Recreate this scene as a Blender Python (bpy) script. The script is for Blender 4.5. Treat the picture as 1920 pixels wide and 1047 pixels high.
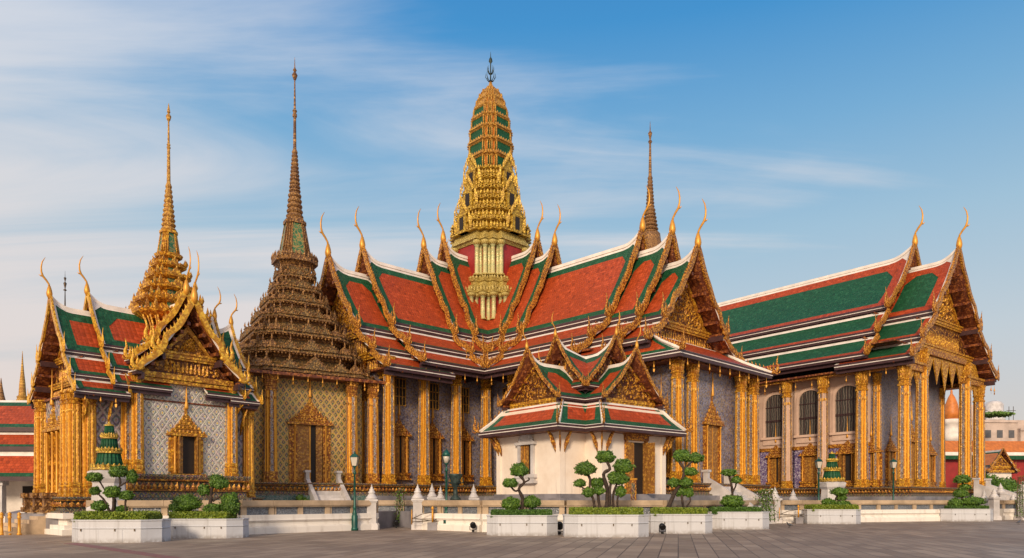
import bpy, math, random
from mathutils import Matrix, Vector
R = math.radians
random.seed(7)
for o in list(bpy.data.objects): bpy.data.objects.remove(o)
scn = bpy.context.scene
COL = scn.collection

# ------------------------------------------------------------------ camera
CAM_H = 1.6; F = 1350.0; HY = 938.0
cam = bpy.data.cameras.new('camera'); camo = bpy.data.objects.new('camera', cam); COL.objects.link(camo)
camo.location = (0, 0, CAM_H); camo.rotation_euler = (R(90), 0, 0)
cam.sensor_width = 36; cam.lens = 36*F/1920; cam.shift_y = (HY-523.5)/1920
cam.clip_start = .1; cam.clip_end = 3000
scn.camera = camo

# ------------------------------------------------------------------ sky and sun
SUN_EL = 21; SUN_AZ_VEC = (-0.20, -0.98)      # from where the sun shines (x, y)
def S(w, name, **kw):
    n = w.nodes.new('ShaderNode'+name)
    for k, v in kw.items(): setattr(n, k, v)
    return n
world = bpy.data.worlds.new('World'); scn.world = world; world.use_nodes = True
wt = world.node_tree; wt.nodes.clear()
wo = S(wt, 'OutputWorld'); bg = S(wt, 'Background')
sky = S(wt, 'TexSky', sky_type='NISHITA', sun_disc=False)
sky.sun_elevation = R(SUN_EL); sky.sun_rotation = math.atan2(SUN_AZ_VEC[0], SUN_AZ_VEC[1])
sky.air_density = 1.0; sky.dust_density = 1.2; sky.ozone_density = 1.5
tc = S(wt, 'TexCoord')
sep = S(wt, 'SeparateXYZ'); wt.links.new(tc.outputs['Generated'], sep.inputs[0])
def wmath(op, a, b=None, c=None, clamp=False):
    m = S(wt, 'Math', operation=op); m.use_clamp = clamp
    for i, v in enumerate((a, b, c)):
        if v is None: continue
        if isinstance(v, (int, float)): m.inputs[i].default_value = v
        else: wt.links.new(v, m.inputs[i])
    return m.outputs[0]
# high thin cirrus: noise over a plane far above (direction / height)
zc = wmath('MAXIMUM', sep.outputs[2], 0.0)
den = wmath('ADD', zc, 0.16)
px_ = wmath('DIVIDE', sep.outputs[0], den); py_ = wmath('DIVIDE', sep.outputs[1], den)
cmb = S(wt, 'CombineXYZ'); wt.links.new(px_, cmb.inputs[0]); wt.links.new(py_, cmb.inputs[1])
mp = S(wt, 'Mapping'); wt.links.new(cmb.outputs[0], mp.inputs[0])
mp.inputs['Rotation'].default_value = (0, 0, R(-42)); mp.inputs['Scale'].default_value = (0.50, 1.5, 1); mp.inputs['Location'].default_value = (5.5, 0.3, 0)
nz = S(wt, 'TexNoise'); wt.links.new(mp.outputs[0], nz.inputs['Vector'])
nz.inputs['Scale'].default_value = 0.75; nz.inputs['Detail'].default_value = 7; nz.inputs['Roughness'].default_value = .5; nz.inputs['Distortion'].default_value = .5
mp2 = S(wt, 'Mapping'); wt.links.new(cmb.outputs[0], mp2.inputs[0])
mp2.inputs['Rotation'].default_value = (0, 0, R(-50)); mp2.inputs['Scale'].default_value = (0.45, 2.6, 1); mp2.inputs['Location'].default_value = (1.3, 9.2, 0)
nz2 = S(wt, 'TexNoise'); wt.links.new(mp2.outputs[0], nz2.inputs['Vector'])
nz2.inputs['Scale'].default_value = 1.1; nz2.inputs['Detail'].default_value = 8; nz2.inputs['Roughness'].default_value = .58; nz2.inputs['Distortion'].default_value = .8
# more cloud on the left than on the right
bias = wmath('MULTIPLY', sep.outputs[0], -0.30)
lay = wmath('ADD', wmath('MULTIPLY', nz.outputs[0], .62), wmath('MULTIPLY', nz2.outputs[0], .38))
cl = wmath('ADD', lay, bias)
mr = S(wt, 'MapRange', interpolation_type='SMOOTHSTEP'); wt.links.new(cl, mr.inputs[0])
mr.inputs[1].default_value = .46; mr.inputs[2].default_value = .65; mr.inputs[3].default_value = 0; mr.inputs[4].default_value = .80
# colour of clear air by height above the horizon (dusty evening air near the ground)
rp = S(wt, 'ValToRGB'); wt.links.new(sep.outputs[2], rp.inputs[0])
el = rp.color_ramp.elements
el[0].position = 0.0; el[0].color = (.62, .50, .45, 1)
el[1].position = 1.0; el[1].color = (.03, .12, .34, 1)
for p, c in ((.10, (.58, .54, .52)), (.2, (.50, .56, .60)), (.33, (.33, .50, .63)), (.44, (.17, .39, .62)), (.55, (.05, .27, .58)), (.72, (.02, .15, .45))):
    e = el.new(p); e.color = (*c, 1)
sc = S(wt, 'VectorMath', operation='SCALE'); wt.links.new(rp.outputs[0], sc.inputs[0]); sc.inputs['Scale'].default_value = 7.2
mx = S(wt, 'MixRGB'); mx.inputs[0].default_value = .92
wt.links.new(sky.outputs[0], mx.inputs[1]); wt.links.new(sc.outputs[0], mx.inputs[2])
ccr = S(wt, 'ValToRGB'); wt.links.new(sep.outputs[2], ccr.inputs[0])
ccr.color_ramp.elements[0].position = 0.05; ccr.color_ramp.elements[0].color = (.76, .64, .58, 1)
ccr.color_ramp.elements[1].position = .5; ccr.color_ramp.elements[1].color = (.70, .70, .73, 1)
sc2 = S(wt, 'VectorMath', operation='SCALE'); wt.links.new(ccr.outputs[0], sc2.inputs[0]); sc2.inputs['Scale'].default_value = 7.2
mx2 = S(wt, 'MixRGB'); wt.links.new(mr.outputs[0], mx2.inputs[0]); wt.links.new(mx.outputs[0], mx2.inputs[1]); wt.links.new(sc2.outputs[0], mx2.inputs[2])
# warm glow added to the unseen sky on the sun's side, as fill light
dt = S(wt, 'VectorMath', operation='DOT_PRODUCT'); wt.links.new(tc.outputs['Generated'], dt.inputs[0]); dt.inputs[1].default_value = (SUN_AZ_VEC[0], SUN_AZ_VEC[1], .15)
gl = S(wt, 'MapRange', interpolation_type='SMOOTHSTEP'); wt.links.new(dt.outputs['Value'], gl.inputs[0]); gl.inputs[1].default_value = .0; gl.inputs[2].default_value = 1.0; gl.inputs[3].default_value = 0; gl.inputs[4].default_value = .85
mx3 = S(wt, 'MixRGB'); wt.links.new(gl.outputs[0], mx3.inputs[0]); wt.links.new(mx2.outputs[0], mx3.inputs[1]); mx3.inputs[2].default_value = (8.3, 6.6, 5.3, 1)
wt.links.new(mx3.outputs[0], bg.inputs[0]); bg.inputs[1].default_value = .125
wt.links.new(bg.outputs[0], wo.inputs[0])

sl = bpy.data.lights.new('sun', 'SUN'); so = bpy.data.objects.new('sun', sl); COL.objects.link(so)
sl.energy = 2.4; sl.angle = R(10); sl.color = (1.0, .80, .58)
sd = Vector((SUN_AZ_VEC[0]*math.cos(R(SUN_EL)), SUN_AZ_VEC[1]*math.cos(R(SUN_EL)), math.sin(R(SUN_EL))))
so.rotation_euler = sd.to_track_quat('Z', 'Y').to_euler(); so.location = (-40, -60, 60)
scn.view_settings.view_transform = 'Standard'; scn.view_settings.look = 'None'
scn.view_settings.exposure = 0.27; scn.view_settings.gamma = 1

# ------------------------------------------------------------------ materials
class NT:
    def __init__(s, name):
        s.m = bpy.data.materials.new(name); s.m.use_nodes = True; s.t = s.m.node_tree; s.t.nodes.clear()
        s.o = s.t.nodes.new('ShaderNodeOutputMaterial'); s.b = s.t.nodes.new('ShaderNodeBsdfPrincipled')
        s.t.links.new(s.b.outputs[0], s.o.inputs[0])
        s.uv = s.t.nodes.new('ShaderNodeUVMap').outputs[0]
        s.pos = s.t.nodes.new('ShaderNodeTexCoord').outputs['Object']
    def put(s, sock, v):
        if isinstance(v, (int, float)): sock.default_value = v
        elif isinstance(v, tuple): sock.default_value = (*v, 1) if len(v) == 3 and len(sock.default_value) == 4 else v
        else: s.t.links.new(v, sock)
    def n(s, typ, out=0, props=None, **inp):
        x = s.t.nodes.new('ShaderNode'+typ)
        for k, v in (props or {}).items(): setattr(x, k, v)
        for k, v in inp.items():
            key = int(k[1:]) if k[0] == 'i' and k[1:].isdigit() else k
            s.put(x.inputs[key], v)
        return x.outputs[out]
    def math(s, op, a, b=0.0, clamp=False): return s.n('Math', props={'operation': op, 'use_clamp': clamp}, i0=a, i1=b)
    def mix(s, f, a, b, mode='MIX'): return s.n('MixRGB', props={'blend_type': mode}, i0=f, i1=a, i2=b)
    def noise(s, scale, detail=4, vec=None, rough=.6): return s.n('TexNoise', Vector=vec or s.pos, Scale=scale, Detail=detail, Roughness=rough)
    def vor(s, scale, vec=None, feature='F1', out=0): return s.n('TexVoronoi', out=out, props={'feature': feature}, Vector=vec or s.uv, Scale=scale)
    def step(s, v, lo, hi, a=0.0, b=1.0): return s.n('MapRange', props={'interpolation_type': 'SMOOTHSTEP'}, i0=v, i1=lo, i2=hi, i3=a, i4=b)
    def scale(s, v, x, y, z=1.0, rot=0.0): 
        m = s.t.nodes.new('ShaderNodeMapping'); s.t.links.new(v, m.inputs[0]); m.inputs['Scale'].default_value = (x, y, z); m.inputs['Rotation'].default_value = (0, 0, rot)
        return m.outputs[0]
    def done(s, col, rough=.6, metal=0.0, bump=None, bs=.5, bd=.03, spec=.5):
        s.put(s.b.inputs['Base Color'], col); s.put(s.b.inputs['Roughness'], rough); s.put(s.b.inputs['Metallic'], metal)
        s.b.inputs['Specular IOR Level'].default_value = spec
        if bump is not None:
            s.put(s.b.inputs['Normal'], s.n('Bump', Height=bump, Strength=bs, Distance=bd))
        return s.m

def plain(name, col, rough=.6, metal=0.0, var=.12, vs=1.5, bump=0.0):
    t = NT(name); nz = t.noise(vs, 5)
    dark = tuple(c*(1-2*var) for c in col); lite = tuple(min(1, c*(1+var)) for c in col)
    c = t.mix(t.step(nz, .3, .7), dark, lite)
    return t.done(c, rough, metal, t.noise(vs*8, 4) if bump else None, bump, .02)

def gold(name, hi, lo, scale=5.0, metal=.22, rough=.42, flute=False, lox=.28, bd=.05):
    """gilded carving over a dark lacquer ground"""
    t = NT(name)
    w = t.n('VectorMath', props={'operation': 'ADD'}, i0=t.scale(t.uv, 1, 1), i1=t.n('VectorMath', props={'operation': 'SCALE'}, i0=t.n('TexNoise', out=1, Vector=t.pos, Scale=scale*.7), Scale=.18))
    v1 = t.vor(scale, w); v2 = t.vor(scale*2.3, w)
    h = t.math('SUBTRACT', 1.0, t.math('ADD', t.math('MULTIPLY', v1, .8), t.math('MULTIPLY', v2, .5)))
    if flute:
        sx = t.n('SeparateXYZ', i0=t.uv)
        fl = t.math('ABSOLUTE', t.math('SINE', t.math('MULTIPLY', sx, 2*math.pi*3.3)))
        h = t.math('ADD', t.math('MULTIPLY', h, .5), t.math('MULTIPLY', fl, .6))
    big = t.noise(.9, 4)
    c = t.mix(t.step(h, lox, lox+.3), lo, hi)
    c = t.mix(t.step(big, .4, .75, 0, .35), c, tuple(x*.62 for x in hi))
    return t.done(c, rough, metal, h, .9, bd)

def tiles(name, col, col2):
    t = NT(name)
    br = t.n('TexBrick', Vector=t.uv, Color1=col, Color2=col2, Mortar=tuple(c*.45 for c in col), Scale=1.0, i5=.03, **{'Brick Width': .24, 'Row Height': .22, 'Mortar Size': .012})
    big = t.noise(.35, 5); sm = t.noise(3.5, 3)
    c = t.mix(t.step(big, .35, .7, 0, .30), br, tuple(x*.55+.006 for x in col))
    c = t.mix(t.step(sm, .45, .75, 0, .18), c, tuple(min(1, x*1.2) for x in col))
    wn = t.n('TexWhiteNoise', Vector=t.n('VectorMath', props={'operation': 'FLOOR'}, i0=t.n('VectorMath', props={'operation': 'MULTIPLY'}, i0=t.uv, i1=(1/.24, 1/.22, 1))))
    c = t.mix(t.step(wn, .80, .97, 0, .5), c, tuple(min(1, x*1.4+.012) for x in col)); c = t.mix(t.step(wn, .0, .12, .6, 0), c, tuple(x*.4 for x in col))
    sy = t.n('SeparateXYZ', 1, i0=t.uv)
    saw = t.math('FRACT', t.math('DIVIDE', sy, .22))
    sx = t.n('SeparateXYZ', 0, i0=t.uv)
    col_ = t.math('ABSOLUTE', t.math('SINE', t.math('MULTIPLY', sx, math.pi/.24)))
    return t.done(c, .5, 0, t.math('ADD', t.math('MULTIPLY', saw, -.6), t.math('MULTIPLY', col_, .35)), .6, .05, .22)

def lattice(name, ground, line, flower, petal, p=.55, metal=0.0, rough=.4, lt=.42):
    """diamond lattice with a flower in each diamond"""
    t = NT(name)
    uvd = t.n('VectorMath', props={'operation': 'ADD'}, i0=t.uv, i1=t.n('VectorMath', props={'operation': 'SCALE'}, i0=t.n('TexNoise', out=1, Vector=t.pos, Scale=3.0, Detail=3), Scale=.16))
    sx = t.n('SeparateXYZ', 0, i0=uvd); sy = t.n('SeparateXYZ', 1, i0=uvd)
    a = t.math('DIVIDE', t.math('ADD', sx, t.math('MULTIPLY', sy, .72)), p); b = t.math('DIVIDE', t.math('SUBTRACT', sx, t.math('MULTIPLY', sy, .72)), p)
    fa = t.math('ABSOLUTE', t.math('SUBTRACT', t.math('FRACT', a), .5)); fb = t.math('ABSOLUTE', t.math('SUBTRACT', t.math('FRACT', b), .5))
    ln = t.math('MAXIMUM', fa, fb)
    r = t.math('SQRT', t.math('ADD', t.math('MULTIPLY', fa, fa), t.math('MULTIPLY', fb, fb)))
    sp = t.vor(16, out=0); spk = t.vor(14, out=1)
    g = t.mix(t.step(sp, .15, .45), ground, tuple(x*.5 for x in ground))
    c = t.mix(t.step(t.math('ADD', ln, t.math('MULTIPLY', sp, .12)), lt, lt+.05), g, line)
    c = t.mix(t.math('SUBTRACT', 1.0, t.step(r, .20, .26)), c, petal)
    c = t.mix(t.math('SUBTRACT', 1.0, t.step(r, .10, .14)), c, flower)
    c = t.mix(.10, c, spk)
    c = t.mix(t.step(t.noise(.8, 5), .45, .75, 0, .3), c, tuple(x*.5 for x in ground))
    h = t.math('ADD', t.step(ln, .40, .46), t.math('MULTIPLY', sp, -.6))
    return t.done(c, rough, metal, h, .7, .03)

def mosaic(name, c1, c2, c3, scale=7.0, metal=.1, rough=.32):
    t = NT(name)
    w = t.n('VectorMath', props={'operation': 'ADD'}, i0=t.uv, i1=t.n('VectorMath', props={'operation': 'SCALE'}, i0=t.n('TexNoise', out=1, Vector=t.pos, Scale=2.2), Scale=.35))
    e = t.vor(scale*.45, w, 'DISTANCE_TO_EDGE'); v = t.vor(scale, w); vc = t.n('SeparateXYZ', 0, i0=t.vor(scale*1.5, t.uv, out=1))
    c = t.mix(t.step(vc, .35, .65), c1, c2)
    c = t.mix(t.step(e, .03, .10, 1, 0), c, c3)
    c = t.mix(t.step(t.noise(.7, 4), .4, .7, 0, .3), c, tuple(x*.5 for x in c1))
    return t.done(c, rough, metal, t.math('SUBTRACT', v, e), .6, .03)

M = {}
M['gold'] = gold('gilded carving', (.82, .42, .05), (.24, .07, .012), 5.5)
M['goldflute'] = gold('gilded fluting', (.88, .45, .045), (.46, .17, .02), 7, flute=True)
M['goldbright'] = gold('bright gilding', (.90, .50, .045), (.36, .14, .014), 5)
M['goldbar'] = gold('gilded bargeboard', (.76, .36, .04), (.20, .06, .014), 7, lox=.22)
M['goldsm'] = gold('smooth carved gilding', (.90, .52, .05), (.50, .22, .02), 4, .25, .38, lox=.2, bd=.03)
M['goldspire'] = gold('gilded spire', (.84, .50, .08), (.36, .16, .03), 9)
M['brass'] = plain('polished gilding', (.70, .33, .04), .42, .3, .1, 3)
M['oldgold'] = gold('weathered gilding', (.50, .26, .07), (.12, .052, .02), 7, .15, .5)
M['oldgold2'] = gold('weathered green gilding', (.40, .23, .065), (.09, .055, .022), 8, .15, .5)
M['paleg'] = gold('pale gilded porcelain', (.74, .58, .18), (.36, .26, .06), 8, .15, .42)
M['yellowg'] = gold('yellow gilding', (.86, .58, .07), (.32, .18, .02), 6, .25, .4)
M['palecol'] = mosaic('pale mosaic', (.62, .54, .26), (.36, .42, .18), (.74, .60, .25), 10)
M['carv'] = gold('carved pediment', (.80, .38, .045), (.085, .02, .008), 4.2, .25, .42, lox=.34, bd=.12)
M['soffit'] = gold('lacquered soffit', (.36, .12, .03), (.12, .028, .012), 3.5, .1, .5)
M['white'] = plain('white lime render', (.80, .73, .66), .7, 0, .08, 1.2, .2)
M['fascia'] = plain('purple brown painted timber', (.060, .026, .030), .5, 0, .15, 2)
M['red'] = tiles('orange red roof tiles', (.44, .066, .014), (.37, .052, .012))
M['green'] = tiles('green roof tiles', (.016, .10, .042), (.012, .075, .030))
M['purple'] = mosaic('violet grey glass mosaic', (.115, .105, .16), (.29, .27, .34), (.30, .22, .14), 7)
M['purple2'] = mosaic('bright violet mosaic', (.10, .07, .20), (.55, .50, .60), (.20, .13, .28), 8)
M['strip'] = mosaic('small grey mosaic', (.10, .09, .13), (.46, .42, .42), (.42, .26, .10), 12)
M['lat_white'] = lattice('porcelain flower lattice', (.36, .34, .33), (.62, .56, .48), (.70, .44, .05), (.66, .62, .54), .44, 0, .4, .38)
M['lat_grey'] = lattice('dim flower lattice', (.15, .12, .15), (.42, .35, .33), (.30, .20, .10), (.30, .27, .36), .62)
M['lat_gold'] = lattice('gold and green lattice', (.17, .13, .04), (.58, .36, .08), (.54, .33, .07), (.10, .09, .03), .42, .1, .42, .35)
M['dado'] = lattice('gilded mosaic band', (.07, .05, .06), (.36, .21, .06), (.30, .2, .1), (.20, .12, .06), .34, .3)
M['dadogrey'] = lattice('dark mosaic band', (.05, .05, .045), (.28, .21, .11), (.25, .22, .15), (.12, .11, .09), .3, .2)
M['greenband'] = mosaic('green mosaic band', (.05, .13, .11), (.12, .2, .17), (.2, .22, .2), 9)
M['panel'] = mosaic('blue grey mosaic panel', (.10, .12, .15), (.24, .26, .29), (.17, .17, .18), 16)
M['stone'] = plain('grey marble', (.25, .235, .25), .5, 0, .18, .8, .15)
M['marble'] = plain('white marble', (.60, .57, .56), .45, 0, .13, 1.1, .2)
M['coping'] = plain('honey sandstone', (.50, .37, .24), .65, 0, .16, .9, .3)
def plaster():
    t = NT('cream plaster'); big = t.noise(.6, 6, rough=.65); st = t.noise(1, 5, t.scale(t.pos, 3, 3, .5)); z = t.n('SeparateXYZ', 2, i0=t.pos)
    c = t.mix(t.step(big, .35, .7), (.88, .78, .67), (.77, .65, .53)); c = t.mix(t.math('MULTIPLY', t.step(st, .5, .75, 0, .6), t.step(z, 1.9, 3.2, 1, .15)), c, (.42, .34, .28))
    return t.done(c, .75, 0, t.noise(6, 6), .25, .01)
M['cream'] = plaster()
M['pinkpl'] = plain('pink cream plaster', (.66, .47, .36), .75, 0, .08, .8, .15)
M['door'] = gold('gold painted shutter', (.55, .28, .05), (.30, .13, .03), 5, .2, .4)
M['dark'] = plain('dark interior', (.018, .011, .008), .7)
M['redwall'] = plain('vermilion wall', (.32, .02, .018), .55, 0, .1)
M['reddoor'] = plain('dark red lacquer door', (.13, .014, .010), .4, 0, .15)
M['lampgreen'] = plain('green enamelled iron', (.008, .085, .065), .35, .2, .2, 3)
M['black'] = plain('black metal', (.015, .015, .016), .45, .3)
M['iron'] = plain('bronze metal', (.11, .075, .045), .45, .6, .2, 5)
M['verdi'] = plain('verdigris bronze', (.035, .06, .055), .55, .3, .3, 4)
M['bark'] = plain('brown bark', (.055, .036, .026), .9, 0, .3, 8, .6)
M['soil'] = plain('soil', (.05, .035, .02), .95)
M['bellgreen'] = mosaic('green and gold mosaic', (.03, .12, .05), (.10, .20, .07), (.38, .24, .07), 8)
M['orange'] = plain('orange glazed roof', (.62, .19, .03), .5, 0, .12, 2)
M['farplaster'] = plain('far cream plaster', (.55, .44, .38), .8, 0, .1, .4)
M['farwin'] = plain('far window glass', (.10, .10, .11), .2)

def glassmat():
    t = NT('window glass'); sy = t.n('SeparateXYZ', 0, i0=t.uv)
    fold = t.math('SINE', t.math('MULTIPLY', t.math('ADD', sy, t.math('MULTIPLY', t.noise(1.3, 3), .3)), 26.0))
    c = t.mix(t.step(fold, -.3, .9), (.05, .047, .045), (.17, .145, .12))
    return t.done(c, .12, 0, spec=.6)
M['glass'] = glassmat()
def lampglass():
    t = NT('frosted lamp glass'); return t.done((.55, .50, .42), .15, 0)
M['lampglass'] = lampglass()
def foliage(name, a, b):
    t = NT(name); nz = t.noise(9, 3); big = t.noise(1.6, 3)
    c = t.mix(t.step(nz, .35, .7), a, b); c = t.mix(t.step(big, .35, .7, 0, .5), c, tuple(x*.6 for x in a))
    t.b.inputs['Subsurface Weight'].default_value = 0
    return t.done(c, .55)
M['leaf'] = foliage('dark green leaves', (.05, .125, .012), (.17, .30, .03))
M['leaf2'] = foliage('bright hedge leaves', (.13, .20, .018), (.28, .34, .03))
M['leaf3'] = foliage('grass green leaves', (.05, .12, .016), (.10, .20, .025))
def planter():
    t = NT('weathered white planter'); 
    st = t.noise(1.0, 5, t.scale(t.pos, 5.0, 5.0, .35)); big = t.noise(1.2, 4)
    c = t.mix(t.step(st, .5, .72, 0, .45), (.56, .57, .60), (.28, .27, .26)); c = t.mix(t.step(big, .4, .7, 0, .5), c, (.50, .50, .52)); zz = t.n('SeparateXYZ', 2, i0=t.pos); c = t.mix(t.math('MULTIPLY', t.step(zz, .0, .22, .7, 0), t.step(t.noise(4, 4), .3, .6)), c, (.22, .19, .165))
    return t.done(c, .65, 0, t.noise(20, 4), .2, .01)
M['planter'] = planter()
def wallwhite():
    t = NT('stained whitewash'); st = t.noise(1.0, 5, t.scale(t.pos, 2.5, 2.5, .6)); 
    c = t.mix(t.step(st, .48, .75, 0, .5), (.82, .77, .70), (.48, .41, .35))
    return t.done(c, .7, 0, t.noise(12, 4), .2, .01)
M['whitewash'] = wallwhite()
def paving():
    t = NT('stone slab paving')
    v = t.scale(t.pos, 1, 1, 1, R(13))
    br = t.n('TexBrick', props={'offset': 0.0}, Vector=v, Color1=(.23, .170, .12), Color2=(.40, .305, .22), Mortar=(.06, .048, .04), Scale=1.0, **{'Brick Width': .55, 'Row Height': 1.5, 'Mortar Size': .018, 'Bias': -.1})
    brf = t.n('TexBrick', out=1, props={'offset': 0.0}, Vector=v, Scale=1.0, **{'Brick Width': .55, 'Row Height': 1.5, 'Mortar Size': .018})
    big = t.noise(.16, 6, rough=.65); sm = t.noise(2.5, 5); 
    c = t.mix(t.step(big, .42, .62, 0, .55), br, (.20, .145, .11)); c = t.mix(t.step(sm, .45, .75, 0, .25), c, (.42, .33, .26))
    return t.done(c, t.step(big, .3, .7, .5, .75), 0, t.math('SUBTRACT', t.math('MULTIPLY', sm, .3), brf), .35, .01)
M['paving'] = paving()
M['farground'] = plain('plain ground', (.20, .17, .15), .8)
def tstripe():
    t = NT('faded red paint on paving'); c = t.mix(t.step(t.noise(3, 5), .35, .65), (.20, .12, .105), (.25, .085, .085)); return t.done(c, .7)
M['redline'] = tstripe()

# ------------------------------------------------------------------ mesh builder
I4 = Matrix.Identity(4)
def rz(a, x=0, y=0, z=0): return Matrix.Translation((x, y, z)) @ Matrix.Rotation(R(a), 4, 'Z')
class MB:
    def __init__(s, mats, M_=None):
        s.v = []; s.f = []; s.mi = []; s.sm = []; s.mats = mats if isinstance(mats, list) else [mats]; s.M = M_ or I4
    def pts(s, ps, T=None):
        m = s.M @ T if T is not None else s.M; i = len(s.v)
        s.v.extend([tuple(m @ Vector(p)) for p in ps]); return i
    def face(s, idx, mi=0, sm=False): s.f.append(idx); s.mi.append(mi); s.sm.append(sm)
    def quad(s, a, b, c, d, mi=0, T=None):
        i = s.pts((a, b, c, d), T); s.face((i, i+1, i+2, i+3), mi)
    def box(s, x0, x1, y0, y1, z0, z1, mi=0, T=None, top=1.0):
        cx, cy = (x0+x1)/2, (y0+y1)/2; hx, hy = (x1-x0)/2, (y1-y0)/2
        i = s.pts([(cx+sx*hx*(top if z else 1), cy+sy*hy*(top if z else 1), z1 if z else z0) for z in (0, 1) for sx, sy in ((-1, -1), (1, -1), (1, 1), (-1, 1))], T)
        for q in ((0, 3, 2, 1), (4, 5, 6, 7), (0, 1, 5, 4), (1, 2, 6, 5), (2, 3, 7, 6), (3, 0, 4, 7)): s.face(tuple(i+k for k in q), mi)
    def loft(s, rings, mi=0, T=None, cap=True, sm=False, mif=None):
        n = len(rings[0]); i0 = s.pts([p for r in rings for p in r], T)
        for k in range(len(rings)-1):
            for j in range(n):
                a = i0+k*n+j; b = i0+k*n+(j+1) % n
                s.face((a, b, b+n, a+n), mif(k, j) if mif else mi, sm)
        if cap:
            s.face(tuple(i0+j for j in reversed(range(n))), mi); e = i0+(len(rings)-1)*n
            s.face(tuple(e+j for j in range(n)), mi)
    def lathe(s, prof, n=12, mi=0, T=None, sm=True, x=0, y=0):
        s.loft([[(x+r*math.cos(2*math.pi*j/n), y+r*math.sin(2*math.pi*j/n), z) for j in range(n)] for r, z in prof], mi, T, True, sm)
    def prism(s, poly, axis, a, b, mi=0, T=None):
        """poly of 2-D points extruded along axis x or y or z"""
        def P(p, t): return (t, p[0], p[1]) if axis == 'x' else ((p[0], t, p[1]) if axis == 'y' else (p[0], p[1], t))
        n = len(poly); i = s.pts([P(p, a) for p in poly]+[P(p, b) for p in poly], T)
        for j in range(n): k = (j+1) % n; s.face((i+j, i+k, i+n+k, i+n+j), mi)
        s.face(tuple(i+j for j in reversed(range(n))), mi); s.face(tuple(i+n+j for j in range(n)), mi)
    def tube(s, path, radii, n=6, mi=0, T=None, flat=1.0, side=(0, 1, 0), sm=True):
        path = [Vector(p) for p in path]; rings = []
        for k, p in enumerate(path):
            d = (path[min(k+1, len(path)-1)]-path[max(k-1, 0)]).normalized()
            a = Vector(side); a = (a-d*a.dot(d)); 
            if a.length < 1e-3: a = Vector((1, 0, 0))
            a.normalize(); b = d.cross(a); r = radii[k] if isinstance(radii, (list, tuple)) else radii
            rings.append([tuple(p+a*(r*flat*math.cos(2*math.pi*j/n))+b*(r*math.sin(2*math.pi*j/n))) for j in range(n)])
        s.loft(rings, mi, T, True, sm)
    def flame(s, p, out, w, h, t=None, lean=.25, mi=0, T=None):
        """leaf-shaped antefix standing at p; out = horizontal outward unit vector"""
        p = Vector(p); o = Vector((out[0], out[1], 0)); sd = Vector((-out[1], out[0], 0)); t = t or w*.4; up = Vector((0, 0, 1))
        ps = [p-sd*w*.32, p+o*t*.6, p+sd*w*.32, p-o*t*.3,
              p-sd*w*.5+up*h*.4+o*lean*h*.2, p+o*(t+lean*h*.25)+up*h*.38, p+sd*w*.5+up*h*.4+o*lean*h*.2, p-o*t*.2+up*h*.4, p+up*h+o*lean*h*.5]
        i = s.pts([tuple(q) for q in ps], T)
        for k in range(4):
            k2 = (k+1) % 4; s.face((i+k, i+k2, i+4+k2, i+4+k), mi); s.face((i+4+k, i+4+k2, i+8), mi)
    def mesh(s, name):
        me = bpy.data.meshes.new(name); me.from_pydata(s.v, [], s.f)
        for m in s.mats: me.materials.append(M[m])
        me.polygons.foreach_set('material_index', s.mi); me.polygons.foreach_set('use_smooth', s.sm)
        uvl = me.uv_layers.new(name='UVMap'); up = Vector((0, 0, 1)); uvs = [0.0]*(2*len(me.loops)); vs = me.vertices
        for p in me.polygons:
            n = p.normal
            if abs(n.z) > .95: u = Vector((1, 0, 0)); v = Vector((0, 1, 0))
            else: u = up.cross(n).normalized(); v = n.cross(u)
            for li in p.loop_indices:
                co = vs[me.loops[li].vertex_index].co; uvs[2*li] = co.dot(u); uvs[2*li+1] = co.dot(v)
        uvl.data.foreach_set('uv', uvs); me.update(); return me
    def build(s, name, parent=None, mat=None):
        return link(name, s.mesh(name), parent, mat)
def link(name, data, parent=None, mat=None):
    o = bpy.data.objects.new(name, data); COL.objects.link(o)
    if parent: o.parent = parent
    if mat is not None: o.matrix_basis = mat
    return o
def thing(name, label, cat, loc=(0, 0, 0), rot=0, group=None):
    o = bpy.data.objects.new(name, None); COL.objects.link(o); o.location = loc; o.rotation_euler = (0, 0, R(rot)); o.empty_display_size = .5
    return tag(o, label, cat, group)
def tag(o, label=None, cat=None, group=None, kind=None):
    for k, v in (('label', label), ('category', cat), ('group', group), ('kind', kind)):
        if v: o[k] = v
    return o
def at(px, py, Y): return Vector(((px-960)/F*Y, Y, CAM_H+(HY-py)/F*Y))
def X(px, Y): return (px-960)/F*Y

def redent(a, x=0, y=0, z=0, b=.5, d=.7, c=.86):
    q = [(1, b), (c, b), (c, d), (d, d), (d, c), (b, c), (b, 1)]
    out = []
    for k in range(4):
        cs, sn = (1, 0, -1, 0)[k], (0, 1, 0, -1)[k]
        out += [(x+a*(p[0]*cs-p[1]*sn), y+a*(p[0]*sn+p[1]*cs), z) for p in q]
    return out
def redent5(a, x=0, y=0, z=0, b=.5, c=.78):
    q = [(1, b), (c, b), (c, c), (b, c), (b, 1)]; out = []
    for k in range(4):
        cs, sn = (1, 0, -1, 0)[k], (0, 1, 0, -1)[k]
        out += [(x+a*(p[0]*cs-p[1]*sn), y+a*(p[0]*sn+p[1]*cs), z) for p in q]
    return out
def flames_ring(mb, ring, z, sp, w, h, lean=.25, mi=0, T=None):
    n = len(ring)
    for j in range(n):
        p, q = Vector(ring[j]), Vector(ring[(j+1) % n]); e = q-p; L = e.length
        if L < sp*.35: continue
        o = Vector((e.y, -e.x, 0)).normalized(); k = max(1, round(L/sp))
        for i in range(k):
            c = p+e*((i+.5)/k); mb.flame((c.x, c.y, z), (o.x, o.y), w, h*random.uniform(.88, 1.12), None, lean, mi, T)
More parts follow.
